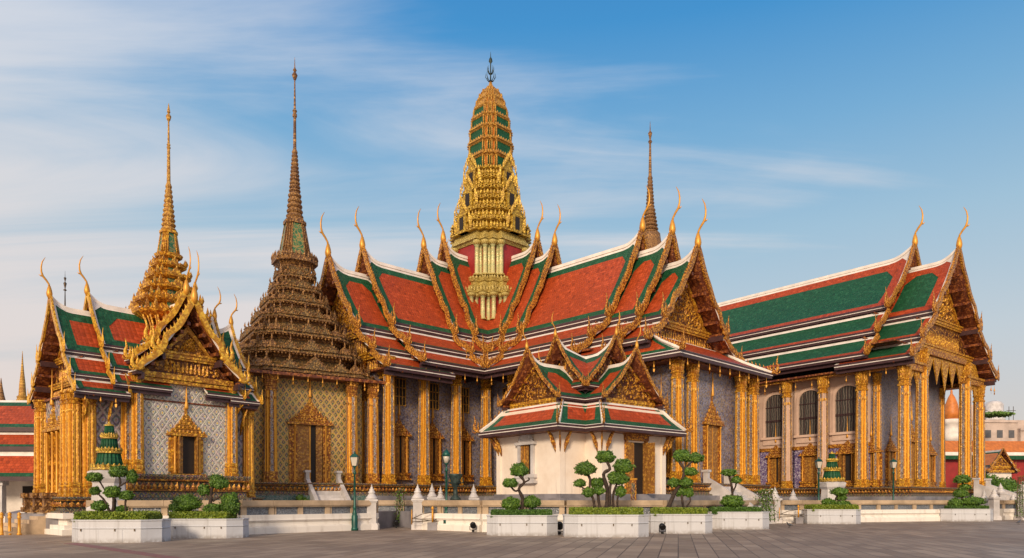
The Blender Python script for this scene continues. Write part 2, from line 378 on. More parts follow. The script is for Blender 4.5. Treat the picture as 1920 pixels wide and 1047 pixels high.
# ------------------------------------------------------------------ shared building kit
MESH = {}
def lerp(a, b, t): return a+(b-a)*t
def chofa_mesh(mat='brass'):
    key = 'chofa'+mat
    if key not in MESH:
        mb = MB([mat])
        mb.lathe([(.10, -.25), (.22, .0), (.25, .2), (.20, .5), (.10, .85)], 8)
        mb.tube([(0, 0, .75), (.04, 0, 1.0), (.24, 0, 1.3), (.50, 0, 1.6), (.60, 0, 1.95), (.62, 0, 2.35), (.54, 0, 2.8), (.36, 0, 3.15), (.30, 0, 3.25)], [.09, .08, .085, .10, .075, .065, .05, .025, .01], 6, flat=.6)
        mb.tube([(.45, 0, 1.62), (.66, 0, 1.58), (.80, 0, 1.68)], [.09, .06, .01], 5, flat=.6)
        MESH[key] = mb.mesh('ridge_finial')
    return MESH[key]
def horn_mesh(mat='goldbar'):
    key = 'horn'+mat
    if key not in MESH:
        mb = MB([mat])
        mb.tube([(0, -.35, .0), (0, 0, -.12), (0, .32, -.10), (0, .55, .12), (0, .55, .45), (0, .44, .8), (0, .5, 1.15), (0, .58, 1.5)], [.16, .2, .2, .19, .15, .11, .07, .01], 6, flat=.5, side=(1, 0, 0))
        mb.tube([(0, .1, .05), (0, .2, .32), (0, .14, .6), (0, .2, .9)], [.13, .13, .08, .01], 5, flat=.5, side=(1, 0, 0))
        mb.tube([(0, -.2, .1), (0, -.12, .3), (0, -.16, .5), (0, -.1, .68)], [.1, .1, .06, .01], 5, flat=.5, side=(1, 0, 0))
        mb.tube([(0, .3, -.15), (0, .5, -.3), (0, .72, -.2), (0, .78, .02)], [.12, .1, .07, .01], 5, flat=.5, side=(1, 0, 0))
        MESH[key] = mb.mesh('corner_finial')
    return MESH[key]

def roof_section(root, T, s0, s1, zpk, tiers, field='red', border='green', ped=None, rise=.9, L=1.6, sb=True, bw=.56, sc=1.0, gable=True, rec=1.3, inward=0.0, barmat='goldbar', sides=(1, -1), cmat='brass', ch=1.0, carv='carv'):
    """one telescoped length of tiled roof, arm-local: x out along the arm, z up. tiers: (w0, dz0, w1, dz1, sag)"""
    zr = zpk-rise
    def P(s, k, v, sg, off=0.0):
        w0, d0, w1, d1, cv = tiers[k]
        w = lerp(w0, w1, v); z = zr+lerp(d0, d1, v)-cv*4*v*(1-v)
        if k == 0: z += rise*max(0, (s-(s1-L))/L)**2*(1-v)**2
        return Vector((s, sg*w, z-off))
    mb = MB([field, border, 'white', 'soffit', 'fascia'], T)
    for k, (w0, d0, w1, d1, cv) in enumerate(tiers):
        sl = math.hypot(w1-w0, d1-d0); wb = .30*sc; g = bw*(1.0 if k == 0 else .55)
        ss0 = s0-(inward if k == len(tiers)-1 else 0)
        us = [ss0]+([ss0+wb, ss0+wb+g] if sb else [])+[s1-L, s1-wb-g-.01, s1-wb, s1] if s1-L > ss0+wb+g+.2 else [ss0]+([ss0+wb, ss0+wb+g] if sb else [])+[s1-wb-g, s1-wb, s1]
        us = sorted(set(us))
        if k == 0: us = sorted(set(us+[s1-L*.7, s1-L*.4, s1-L*.2])) if s1-L > ss0+wb+g else us
        t1 = (.36*sc if k == 0 else .32*sc)/sl; t2 = (g if k == 0 else 0)/sl; b2 = g/sl
        vs = [0, t1]+([t1+t2] if t2 else []); m0 = vs[-1]; m1 = 1-b2-.02
        vs += [lerp(m0, m1, q/5) for q in range(1, 6)]+[1-.02, 1]
        for sg in sides:
            grid = [[mb.pts([P(u, k, v, sg)]) for v in vs] for u in us]
            low = [[mb.pts([P(u, k, v, sg, .22*sc)]) for v in vs] for u in us]
            for a in range(len(us)-1):
                um = (us[a]+us[a+1])/2
                for b in range(len(vs)-1):
                    vm = (vs[b]+vs[b+1])/2
                    edge = um > s1-wb or (sb and um < ss0+wb)
                    gr = um > s1-wb-g or (sb and um < ss0+wb+g) or vm > m1 or vm < m0
                    if k > 0: gr = um > s1-wb-g or (sb and um < ss0+wb+g) or vm > m1
                    mi = 2 if (edge or vm < t1) else (1 if gr else 0)
                    if vm > 1-.02 : mi = 4
                    q = (grid[a][b], grid[a][b+1], grid[a+1][b+1], grid[a+1][b]); r = (low[a][b], low[a+1][b], low[a+1][b+1], low[a][b+1])
                    if sg < 0: mb.face(q, mi); mb.face(r, 3)
                    else: mb.face(q[::-1], mi); mb.face(r[::-1], 3)
            for b in range(len(vs)-1):
                for gi in (0, len(us)-1): mb.face((grid[gi][b], low[gi][b], low[gi][b+1], grid[gi][b+1]), 2)
            for a in range(len(us)-1):
                mb.face((grid[a][-1], low[a][-1], low[a+1][-1], grid[a+1][-1]), 4); mb.face((grid[a][0], low[a][0], low[a+1][0], grid[a+1][0]), 2)
        if k == 0 and s1-ss0 > 2.2*(wb+g)+1.2:
            for sg in sides:      # the corners of the field and of its border are cut off
                for se, dr_, on in ((s1-wb, -1, True), (ss0+wb, 1, sb)):
                    if not on: continue
                    for (o1, o2, leg, mi, lf) in ((0, t1, g*.75, 2, .012), (g, t1+t2, g*1.1, 1, .010)):
                        ua = se+dr_*o1; pts_ = [P(ua, k, o2, sg), P(ua+dr_*leg, k, o2, sg), P(ua, k, o2+leg/sl*1.3, sg)]
                        # follow the sag of the slope with a mid point
                        j = mb.pts([q_+Vector((0, 0, lf+.02)) for q_ in pts_]); q_ = (j, j+1, j+2)
                        mb.face(q_ if (sg*dr_ > 0) else q_[::-1], mi)
    # white ridge cap with its swept-up end
    rr = []
    for u in [s0, s1-L]+[s1-L*(1-q/5) for q in range(1, 6)]:
        z = zr+(rise*max(0, (u-(s1-L))/L)**2); h = .14*sc
        rr.append([(u, -.15*sc, z-.12), (u, .15*sc, z-.12), (u, .10*sc, z+h), (u, -.10*sc, z+h)])
    if s1-L > s0: mb.loft(rr, 2, sm=False)
    roof = mb.build('roof_section', root)
    for k, (w0, d0, w1, d1, cv) in enumerate(tiers):
        ss0 = s0-(inward if k == len(tiers)-1 else 0); h = (.36 if k < len(tiers)-1 else .42)*sc
        for sg in sides:
            fa = MB(['fascia', 'white'], T)
            y0, y1 = sorted((sg*(w1-.30*sc), sg*(w1-.02))); z = zr+d1
            fa.box(ss0, s1-.03, y0, y1, z-h, z-.07, 0); y0, y1 = sorted((sg*(w1-.2*sc), sg*(w1+.03)))
            fa.box(ss0, s1-.03, y0, y1, z-h*.55, z-h*.40, 1)
            y0, y1 = sorted((sg*(w1-.45*sc), sg*(w1-.28*sc)))
            fa.box(ss0, s1-.05, y0, y1, z-h-.28*sc, z-h+.1, 0)
            fa.build('eaves_board', roof)
    if not gable: return roof
    bb = MB([barmat, 'fascia'], T)
    for k, (w0, d0, w1, d1, cv) in enumerate(tiers):
        sl = math.hypot(w1-w0, d1-d0); N = max(8, int(sl/.22))
        for sg in sides:
            pts = [P(s1, k, i/N, sg) for i in range(N+1)]; rings = []
            for i, p in enumerate(pts):
                d = (pts[min(i+1, N)]-pts[max(i-1, 0)]).normalized(); nn = Vector((0, -d.z, d.y))
                if nn.z < 0: nn = -nn
                ph = i/N*sl/ (1.9*sc)*2*math.pi
                und = .035*sc*math.sin(ph)+.17*sc*math.exp(-((i/N-.72)*sl/(.42*sc))**2)-.10*sc*math.exp(-((i/N-.88)*sl/(.35*sc))**2); hh = .16*sc
                a = p+nn*(.20*sc+und*.8); b = p-nn*(hh-und)
                x0, x1 = s1-.06*sc, s1+.12*sc
                rings.append([(x0, a.y, a.z), (x1, a.y, a.z), (x1, b.y, b.z), (x0, b.y, b.z)])
                if 0 < i < N:
                    up = -d; tip = a+nn*.17*sc+up*.20*sc; b0 = a-nn*.05+up*.09*sc; b1 = a-nn*.05-up*.10*sc; xm = s1+.03
                    j = bb.pts([(xm-.06*sc, b0.y, b0.z), (xm+.06*sc, b0.y, b0.z), (xm+.06*sc, b1.y, b1.z), (xm-.06*sc, b1.y, b1.z), (xm, tip.y, tip.z)])
                    for q in range(4): bb.face((j+q, j+(q+1) % 4, j+4), 0)
            bb.loft(rings, 0, mif=lambda kk, j: 0)
            e = pts[-1]
            link('corner_finial', horn_mesh(barmat), roof, T @ Matrix.Translation((s1+.03, e.y-sg*.1, e.z)) @ Matrix.Rotation(0 if sg > 0 else math.pi, 4, 'Z') @ Matrix.Scale(sc*(.92 if k == 0 else .8), 4))
    bb.build('bargeboard', roof)
    link('ridge_finial', chofa_mesh(cmat), roof, T @ Matrix.Translation((s1+.05, 0, zpk)) @ Matrix.Scale(sc*.98*ch, 4))
    # purlins under the overhang
    for sg in sides:
        pu = MB(['soffit'], T)
        for k, (w0, d0, w1, d1, cv) in enumerate(tiers):
            pu.tube([P(s1-rec, k, v/6, sg, .44*sc) for v in range(7)]+([P(s1-.4*rec, k+1, 0.02, sg, .30*sc)] if k+1 < len(tiers) else []), .07*sc, 4, sm=False)
            for v in ((.12, .32, .52, .72, .92) if k == 0 else (.3, .85)):
                p = P(s1-rec-.2, k, v, sg, .46*sc if k == 0 else .36*sc); pu.box(s1-rec-.2, s1-.09, p.y-.10*sc, p.y+.10*sc, p.z-.16*sc, p.z+.06*sc, 0)
        pu.build('purlin_row', roof)
    # gable wall
    xg = s1-rec
    if ped is None:
        g = MB([carv], T); w1, d1 = tiers[0][2], tiers[0][3]
        q = .5*sc
        g.prism([(-(w1-q), zr+d1), (w1-q, zr+d1), (w1*.45-q*.6, zr+d1*.5-.2), (0, zpk-1.5*sc-rise*.4), (-(w1*.45-q*.6), zr+d1*.5-.2)], 'x', xg-.1, xg, 0); g.build('gable_panel', roof)
    else:
        pediment(roof, T, xg, zr, zpk, tiers, sc, ped, carv)
    return roof

def pediment(roof, T, xg, zr, zpk, tiers, sc, base, carv='carv'):
    """carved gable: tympanum, stacked panels and gilded mouldings down to height base"""
    g = MB([carv, 'goldbright' if carv == 'carv' else 'gold', 'soffit'], T); fr = .30*sc
    w1, z1 = tiers[0][2], zr+tiers[0][3]; q = .82*sc; zt = zpk-1.45*sc-.4
    hw = w1-q
    g.prism([(-hw, z1), (hw, z1), (0, zt)], 'x', xg-.2, xg, 0)
    def inside(y, z): return abs(y) < hw*(1-(z-z1)/(zt-z1))-.35*sc and z > z1+.15
    for i in range(int(230*min(1.5, hw*.4+.3))):
        y = random.uniform(-hw, hw); z = random.uniform(z1, zt)
        if not inside(y, z): continue
        a = random.choice((-1, 1))*random.uniform(.2, 1.3)+(math.pi if random.random() < .2 else 0); l = random.uniform(.22, .42)*sc; wd = l*.34
        dy, dz = math.sin(a)*l, math.cos(a)*l; ny, nz_ = dz/l*wd, -dy/l*wd
        j = g.pts([(xg, y-ny*.6, z-nz_*.6), (xg, y+ny*.6, z+nz_*.6), (xg+.12*sc, y+dy*.35+ny*.4, z+dz*.35+nz_*.4), (xg+.03, y+dy+ny, z+dz)])
        g.face((j, j+1, j+2), 1); g.face((j+1, j+3, j+2), 1); g.face((j, j+2, j+3), 1)
    for sg in (1, -1):     # raking frame
        g.prism([(sg*hw, z1), (sg*(hw+fr*.6), z1), (0, zt+fr*1.5), (0, zt)], 'x', xg-.1, xg+.14*sc, 1)
    zlast = z1; wl = hw
    levels = []
    for k in range(1, len(tiers)):
        z = max(base, zr+tiers[k][3]-.05); 
        if z < zlast-.3:
            fr_ = min(1, (zr+tiers[k][1]-z)/(tiers[k][1]-tiers[k][3]))
            levels.append((lerp(tiers[k][0], tiers[k][2], fr_)-.5*sc, tiers[k][0]-.35*sc, z)); zlast = z
    if zlast > base+.2: levels.append((levels[-1][0] if levels else hw, wl+.2, base))
    zt_ = z1
    for (wb_, wt_, z) in levels:
        g.prism([(-wb_, z), (wb_, z), (wt_, zt_-.1), (-wt_, zt_-.1)], 'x', xg-.25, xg-.02, 0)
        g.box(xg-.15, xg+.20*sc, -wt_-.1, wt_+.1, zt_-.28*sc, zt_-.06*sc, 1); g.box(xg-.15, xg+.28*sc, -wt_-.2, wt_+.2, zt_-.06*sc, zt_+.08*sc, 1)
        g.box(xg-.15, xg+.14*sc, -wt_, wt_, zt_-.42*sc, zt_-.30*sc, 1)
        n = int(wt_*2/(.30*sc)); h = (zt_-z)*.62
        for i in range(n):
            y = -wt_+.2+(i+.5)*(2*wt_-.4)/n
            g.flame((xg-.02, y, z+.2*sc), (1, 0), .24*sc, h*.8, .08, .05, 1)
        zt_ = z
    g.box(xg-.2, xg+.26*sc, -levels[-1][0]-.05 if levels else -hw, levels[-1][0]+.05 if levels else hw, zt_-.34*sc, zt_, 1)
    g.box(xg-.2, xg+.16*sc, -levels[-1][0]-.02 if levels else -hw, levels[-1][0]+.02 if levels else hw, zt_-.60*sc, zt_-.37*sc, 1)
    g.build('pediment', roof)

def column_mesh(h, a=.42, key='', mats=('goldflute', 'strip', 'goldbright'), taper=.84):
    k = ('col', round(h, 2), a, key)
    if k in MESH: return MESH[k]
    mb = MB(list(mats))
    hc = min(1.5, h*.17)*a/.42*.9; H = h-hc
    prof = [(0, 1.18), (.12, 1.18), (.18, 1.08), (.34, 1.14), (.44, 1.04), (.62, 1.08), (.72, 1.0), (H, taper)]
    rings = [redent5(a*s, 0, 0, z, .42, .74) for z, s in prof]
    mb.loft(rings, 0, mif=lambda kk, j: 1 if (kk == len(prof)-2 and j % 5 == 4) else (2 if kk < len(prof)-2 else 0))
    # narrow gilt edges each side of the mosaic strip
    for q in range(4):
        c, s_ = (1, 0, -1, 0)[q], (0, 1, 0, -1)[q]
        for y in (-.34, .34):
            T = Matrix.Rotation(math.pi/2*q, 4, 'Z')
            i = mb.pts([(a*1.0, (y-.09)*a, .72), (a*1.05, y*a, .72), (a*1.0, (y+.09)*a, .72), (a*taper, (y-.09)*a*taper, H), (a*taper*1.05, y*a*taper, H), (a*taper, (y+.09)*a*taper, H)], T)
            mb.face((i, i+1, i+4, i+3), 2); mb.face((i+1, i+2, i+5, i+4), 2)
    # capital: neck rings and lotus petals
    cp = [(H, taper), (H+.02, taper*1.14), (H+hc*.1, taper*1.14), (H+hc*.14, taper*.98), (H+hc*.3, taper*.96), (H+hc*.33, taper*1.12), (H+hc*.4, taper*1.12), (H+hc*.45, taper), (H+hc*.8, taper*1.12), (h-.08, taper*1.3), (h, taper*1.3)]
    mb.loft([redent5(a*s, 0, 0, z, .42, .74) for z, s in cp], 2)
    for zz, ss, hh in ((H+hc*.42, .98, .42), (H+hc*.62, 1.06, .36)):
        ring = [(a*taper*ss*math.cos(t*math.pi/6), a*taper*ss*math.sin(t*math.pi/6), 0) for t in range(12)]
        flames_ring(mb, ring, zz, a*.5, a*.4, hc*hh, .22, 2)
    for ss, zz in ((.97, H-hc*.25),): flames_ring(mb, redent5(a*taper*ss, 0, 0, 0, .42, .74), zz-.1, a*.5, a*.35, -hc*.25, 0, 2)
    MESH[k] = mb.mesh('column'); return MESH[k]

def window_kit(w, h, sh, mat='gold', kind='shut', spire=True, jamb=.24, leaf='door'):
    """frame with stepped spire (x outward, y along the wall, z=0 at the sill); returns frame, opening and leaves meshes"""
    k = ('win', w, h, sh, mat, kind, leaf)
    if k in MESH: return MESH[k]
    mb = MB([mat, 'brass']); hw = w/2; j = jamb
    for sg in (1, -1):
        y0, y1 = sorted((sg*hw, sg*(hw+j))); mb.box(0, .16, y0, y1, 0, h, 0)
        y0, y1 = sorted((sg*(hw+j*.85), sg*(hw+j*1.5))); mb.box(0, .10, y0, y1, .1, h-.1, 0)
        mb.lathe([(.09, 0), (.09, .1), (.06, .15), (.055, h-.2), (.09, h-.1), (.09, h)], 6, 1, x=.2, y=sg*(hw+j*.5))
    mb.box(0, .30, -hw-j*1.7, hw+j*1.7, -.16, -.0, 0); mb.box(0, .22, -hw-j*1.4, hw+j*1.4, -.40, -.16, 0); mb.box(0, .30, -hw-j*1.9, hw+j*1.9, -.52, -.40, 0)
    W = hw+j*1.9; z = h
    mb.box(0, .34, -W, W, z, z+.12, 0); z += .12
    n = len([0]); steps = 6; hz = sh*.42
    for i in range(steps):
        f = (1-i/steps)**1.6; f2 = (1-(i+1)/steps)**1.6; zz = z+hz*i/steps; zh = hz/steps
        a0 = max(.07, W*.95*f); a1 = max(.06, W*.95*lerp(f, f2, .8)); d0 = .06+.26*f; d1 = .05+.26*lerp(f, f2, .7)
        mb.loft([[(0, -a0, zz), (d0, -a0, zz), (d0, a0, zz), (0, a0, zz)], [(0, -a0, zz+zh*.22), (d0, -a0, zz+zh*.22), (d0, a0, zz+zh*.22), (0, a0, zz+zh*.22)],
                 [(0, -a1, zz+zh*.45), (d1*.8, -a1, zz+zh*.45), (d1*.8, a1, zz+zh*.45), (0, a1, zz+zh*.45)], [(0, -a1, zz+zh), (d1*.8, -a1, zz+zh), (d1*.8, a1, zz+zh), (0, a1, zz+zh)]], 0)
        m = max(1, int(a0*2/.2))
        for q in range(m): mb.flame((d0*.9, -a0+(q+.5)*2*a0/m, zz+zh*.2), (1, 0), .15, zh*.75, .05, .1, 0)
    z += hz; mb.lathe([(.09, z-.05), (.11, z+.03), (.08, z+.08*sh), (.055, z+.12*sh), (.065, z+.15*sh), (.045, z+.2*sh), (.05, z+.24*sh), (.03, z+.3*sh), (.01, z+.58*sh)], 8, 1, x=.1)
    fr = mb.mesh('window_frame')
    op = MB(['dark']); op.box(-.02, .03, -hw, hw, 0, h, 0); opm = op.mesh('opening')
    lf = MB([leaf, 'brass'])
    if kind == 'shut':       # one leaf closed, one leaf swung out
        lf.box(.035, .075, -hw, hw*.98*.05, .02, h-.02, 0); lf.box(.075, .09, -hw*.06, hw*.04, .02, h-.02, 1)
        lf.box(.04, .10, hw*.45, hw*.96, .02, h-.02, 0)
    elif kind == 'closed':
        lf.box(.035, .075, -hw, -.02, .02, h-.02, 0); lf.box(.035, .075, .02, hw, .02, h-.02, 0); lf.box(.03, .10, -.025, .025, .02, h-.02, 1)
    elif kind == 'open':
        lf.box(.03, hw*.75, -hw+.01, -hw+.06, .02, h-.02, 0); lf.box(.03, hw*.75, hw-.06, hw-.01, .02, h-.02, 0); lf.box(.035, .09, -hw*.75, -hw*.35, .02, h-.02, 0)
    MESH[k] = (fr, opm, lf.mesh('leaf')); return MESH[k]
def put_window(root, T, kit, name='window'):
    f = link(name, kit[0], root, T); link('opening', kit[1], f); link('door_leaf' if name == 'doorway' else 'shutter', kit[2], f); return f

def bell_mesh(s=1.0):
    if 'bell' not in MESH:
        mb = MB(['brass']); mb.lathe([(.012, 0), (.012, -.18), (.025, -.2), (.045, -.3), (.065, -.40), (.06, -.41), (.01, -.44), (.01, -.5)], 6)
        i = mb.pts([(0, -.06, -.50), (0, .06, -.50), (0, .05, -.66), (0, 0, -.72), (0, -.05, -.66), (.015, 0, -.6)]); mb.face((i, i+1, i+2, i+3, i+4)); mb.face((i, i+4, i+3, i+2, i+1))
        MESH['bell'] = mb.mesh('wind_bell')
    return MESH['bell']
def bells(root, p, q, sp=1.4, sc=1.0):
    p, q = Vector(p), Vector(q); n = max(1, round((q-p).length/sp))
    for i in range(n):
        link('wind_bell', bell_mesh(), root, Matrix.Translation(p+(q-p)*((i+.5)/n)) @ Matrix.Rotation(random.uniform(0, 6), 4, 'Z') @ Matrix.Scale(sc, 4))

def dado(root, T, x0, x1, y0, y1, z0, z1, mat='dado', name='plinth', out=.35):
    """moulded plinth block"""
    mb = MB([mat, 'dadogrey', 'gold', 'stone'], T); H = z1-z0
    prof = [(0, .55+out, 1), (.10, .55+out, 1), (.14, .35+out, 0), (.34, .30+out, 1), (.38, .45+out, 2), (.44, .45+out, 2), (.48, .12+out, 0), (.72, .12+out, 0), (.76, .4+out, 2), (.82, .42+out, 0), (.92, .5+out, 0), (1, .5+out, 2)]
    rings = []
    for t, o, m in prof: rings.append([(x0-o, y0-o, z0+H*t), (x1+o, y0-o, z0+H*t), (x1+o, y1+o, z0+H*t), (x0-o, y1+o, z0+H*t)])
    mb.loft(rings, 0, mif=lambda k, j: prof[k][2])
    for ring in ([(x0-.5-out, y0-.5-out, 0), (x0-.5-out, y1+.5+out, 0), (x1+.5+out, y1+.5+out, 0), (x1+.5+out, y0-.5-out, 0)][::-1],):
        flames_ring(mb, ring, z0+H*.44, .28, .24, H*.26, .0, 2)
    return mb.build(name, root)

def skirt(root, T, x0, x1, w, xi, wi, z0, z1, field='red', border='green', wb=.2, g=.45, name='skirt_roof', sc=1.0, ends=True, hips=True):
    """three-sided lean-to roof round an arm end: eave at x1/±w height z0, top at xi/±wi height z1; x0 = where its sides start"""
    mb = MB([field, border, 'white', 'soffit', 'fascia'], T)
    def panel(A, B, C, D):   # A,B eave left to right seen from outside; C,D top right, top left
        A, B, C, D = map(Vector, (A, B, C, D)); Le = (B-A).length; Ls = ((D-A)-(B-A).normalized()*((D-A).dot((B-A).normalized()))).length
        us = [0, wb/Le, (wb+g)/Le, 1-(wb+g)/Le, 1-wb/Le, 1]; vs = [0, .03, g*.9/Ls, .5, 1-.17*sc/Ls, 1]
        if us[2] > us[3]: us[2] = us[3] = .5
        vs = sorted(vs)
        def Q(u, v): 
            p = (A+(B-A)*u)*(1-v)+(D+(C-D)*u)*v; p.z -= .18*sc*4*v*(1-v)*.6; return p
        G = [[mb.pts([Q(u, v)]) for v in vs] for u in us]
        for a in range(5):
            for b in range(5):
                um = (us[a]+us[a+1])/2; vm = (vs[b]+vs[b+1])/2
                mi = 2 if (um < us[1] or um > us[4] or vm > vs[4]) else (1 if (um < us[2] or um > us[3] or vm < vs[2]) else 0)
                if vm < .03: mi = 2
                mb.face((G[a][b], G[a+1][b], G[a+1][b+1], G[a][b+1]), mi)
        i = mb.pts([A-Vector((0, 0, .16)), B-Vector((0, 0, .16)), C-Vector((0, 0, .2)), D-Vector((0, 0, .2))]); mb.face((i+3, i+2, i+1, i), 3)
        mb.face((G[0][0], i, i+1, G[5][0]), 4)
        return
    P1, P2 = (x1, -w, z0), (x1, w, z0); T1, T2 = (xi, -wi, z1), (xi, wi, z1)
    panel(P1, P2, T2, T1)
    panel((x0, -w, z0), P1, T1, (x0, -wi, z1)); panel(P2, (x0, w, z0), (x0, wi, z1), T2)
    fb = MB(['fascia', 'white'], T)
    for (a, b, c, d) in ((x1-.16, x1+.02, -w-.02, w+.02),): fb.box(a, b, c, d, z0-.42*sc, z0-.02, 0); fb.box(x1-.1, x1+.05, -w-.05, w+.05, z0-.22*sc, z0-.16*sc, 1)
    for sg in (1, -1):
        y0, y1 = sorted((sg*(w-.16), sg*(w+.02))); fb.box(x0, x1-.165, y0, y1, z0-.42*sc, z0-.02, 0); y0, y1 = sorted((sg*(w-.1), sg*(w+.05))); fb.box(x0, x1-.105, y0, y1, z0-.22*sc, z0-.16*sc, 1)
    o = mb.build(name, root); fb.build('eaves_board', o)
    if hips:
        for sg in (1, -1):
            hb = MB(['white', 'goldbar'], T)
            a = Vector((x1, sg*w, z0+.05)); b = Vector((xi, sg*wi, z1+.08))
            hb.tube([a, a.lerp(b, .5)-Vector((0, 0, .10)), b], .12*sc, 5, 0)
            N = max(4, int((b-a).length/.3)); dr = Vector((a.x-b.x, a.y-b.y, 0)).normalized()
            for i in range(1, N):
                p = a.lerp(b, i/N)-Vector((0, 0, .10*4*(i/N)*(1-i/N)))+Vector((0, 0, .08)); hb.flame(p, (dr.x, dr.y), .14*sc, .34*sc, .1, -.3, 1)
            link('corner_finial', horn_mesh('goldbar'), o, T @ Matrix.Translation(a+Vector((0, 0, .1))) @ Matrix.Rotation(math.atan2(dr.y, dr.x)-math.pi/2, 4, 'Z') @ Matrix.Scale(.75*sc, 4))
            hb.build('hip_ridge', o)
    return o

def spire(root, T, x, y, prof, mats, name='spire', n=16):
    mb = MB(mats if isinstance(mats, list) else [mats], T)
    mb.lathe(prof, n, 0, None, False, x, y); return mb.build(name, root)
def ringed(z0, z1, r0, r1, n):
    out = []
    for i in range(n):
        t0, t1 = i/n, (i+1)/n; t0, t1 = t0, t1; a = lerp(r0, r1, t0); z = lerp(z0, z1, t0); dz = (z1-z0)/n
        out += [(a*1.0, z), (a*1.12, z+dz*.3), (a*1.0, z+dz*.6), (a*.8, z+dz*.72), (a*.8, z+dz*.95)]
    return out
# ------------------------------------------------------------------ ground and terrace
g = MB(['paving']); g.quad((-300, -60, 0), (300, -60, 0), (300, 900, 0), (-300, 900, 0)); tag(g.build('paved_plaza'), kind='structure')
def wp(px, Y): return (X(px, Y), Y)
tp = [wp(165, 32.6), wp(450, 34.2), wp(706, 40.2), wp(742, 43), wp(783, 40.2), wp(905, 37.3), wp(1060, 36.3), wp(1240, 36.6), wp(1455, 51), wp(1775, 56.5), wp(1865, 61), (70, 66), (95, 120), (-60, 120), (-34, 50), (-25, 35.5)]
t = MB(['stone']); t.prism(tp, 'z', .002, .95); tag(t.build('temple_terrace'), kind='structure')

# ------------------------------------------------------------------ MAIN CROSS-SHAPED HALL
mc = (-1.96, 66.0); MA = -45.8
main = thing('temple_hall', 'large cross-shaped temple hall with red tiled roofs and a tall golden tower', 'temple hall', (mc[0], mc[1], 0), MA)
TX = rz(0); TL = rz(-90); TB = rz(180); TR = rz(90)
r_ = .9
def TZ(zp, d, n=3):
    """upper slope from the ridge plus the lower tiers at heights that drop by d"""
    zr = zp-r_; o = max(0, -d)*.5
    return [(0, 0, 3.9+o*.2, 14.9-d-zr, .26), (3.75, 14.55-d-zr, 5.95, 13.1-d-zr, .12), (5.8, 12.75-d-zr, 7.7, 11.65-d-zr, .1)][:n]
for Ta, secs in ((TX, ((0, 5.9, 24.0, -.50), (0, 7.9, 23.1, -.25), (0, 16.8, 21.9, 0), (15.9, 19.4, 21.0, .45), (18.4, 21.5, 19.5, .9))),
                 (TL, ((0, 5.5, 24.0, -.50), (0, 7.6, 22.9, -.25), (0, 13.6, 21.4, 0), (12.6, 16.6, 20.1, .75))),
                 (TB, ((0, 5.7, 24.0, -.50), (0, 16.8, 21.5, 0))), (TR, ((0, 5.7, 24.0, -.50), (0, 13.0, 21.4, 0)))):
    for i, (s0, s1, zp, d) in enumerate(secs):
        last = i == len(secs)-1
        tt = TZ(zp, d, 2 if (last and Ta is TX) else 3)
        roof_section(main, Ta, s0, s1, zp, tt, ped=(12.4 if Ta is TX else 10.9) if last else None, sb=s0 > 0, inward=(2.0 if last and Ta is TL else 0))
skirt(main, TX, 18.6, 24.0, 6.1, 20.3, 4.7, 10.95, 12.9)
# valley strips between the arms that meet toward the square
mv = MB(['white'])
for a, b in (((3.8, 14.52), (5.95, 13.1)), ((5.8, 12.72), (7.7, 11.65))):
    for sx, sy in ((1, -1), (-1, -1)):
        mv.tube([(sx*a[0], sy*a[0], a[1]+.02), (sx*b[0], sy*b[0], b[1]-.02)], .16, 6)
mv.build('roof_valley', main)
# walls
wl = MB(['purple', 'gold']); 
wl.box(-16, 17.5, -5.0, 5.0, 2.6, 11.72, 0); wl.box(-4.999, 4.999, -12.5, 14, 2.6, 11.715, 0); wl.box(-4.99, 4.99, -15.8, -12.5, 2.6, 10.8, 0); wl.box(17.5, 22.6, -4.5, 4.5, 2.6, 10.7, 0)
wl.build('wall', main)
up = MB(['soffit']); up.box(-16, 17.5, -7.0, 7.0, 11.72, 11.85); up.box(-7.001, 7.001, -12.6, 14, 11.725, 11.845); up.box(-7.1, 7.1, -16.2, -12.6, 10.72, 10.84); up.box(17.5, 23.6, -5.8, 5.8, 10.45, 10.6); up.build('ceiling', main)
dado(main, I4, -16, 18.2, -6.0, 6.0, 1.9, 2.72); dado(main, I4, -5.99, 5.99, -15.9, 14, 1.9, 2.715); dado(main, I4, 18, 23.2, -5.0, 5.0, 1.9, 2.71)
st = MB(['stone'])
for z0, z1, o in ((.95, 1.35, 1.75), (1.35, 1.9, 1.45)):
    st.box(-16-o, 17.7+o, -6-o, 6+o, z0, z1); st.box(-5.99-o, 5.99+o, -15.9-o, 14+o, z0, z1-.003)
    st.box(17.6, 23.2+o, -5-o, 5+o, z0, z1-.006)
st.build('stone_base', main)
hcol = 11.75-2.72
for T_, w_, ss in ((TL, 6.05, (6.05, 9.1, 12.2, 15.3, 18.2)),):
    for s in ss: link('column', column_mesh(hcol, .44), main, Matrix.Translation((s, -w_, 2.72)))
    for s in ss[:4]: link('column', column_mesh(hcol, .44), main, Matrix.Translation((s, w_, 2.72)))
for s in (9.1, 12.2, 15.3): link('column', column_mesh(hcol, .44), main, Matrix.Translation((6.05, -s, 2.72))); link('column', column_mesh(hcol, .44), main, Matrix.Translation((-6.05, -s, 2.72)))
for y in (-3, 0, 3): link('column', column_mesh(hcol, .44), main, Matrix.Translation((y, -15.8, 2.72)))
hp = 10.5-2.72
for (x, y) in ((23.1, -5.0), (23.1, -3.2), (23.1, 3.2), (23.1, 5.0), (20.4, -5.0), (20.4, 5.0)): link('column', column_mesh(hp, .42), main, Matrix.Translation((x, y, 2.715)))
kw = window_kit(1.0, 2.7, 3.4, 'gold', 'shut')
for s in (7.6, 10.65, 13.75): put_window(main, rz(0, 5.0, -s, 3.6), kw)
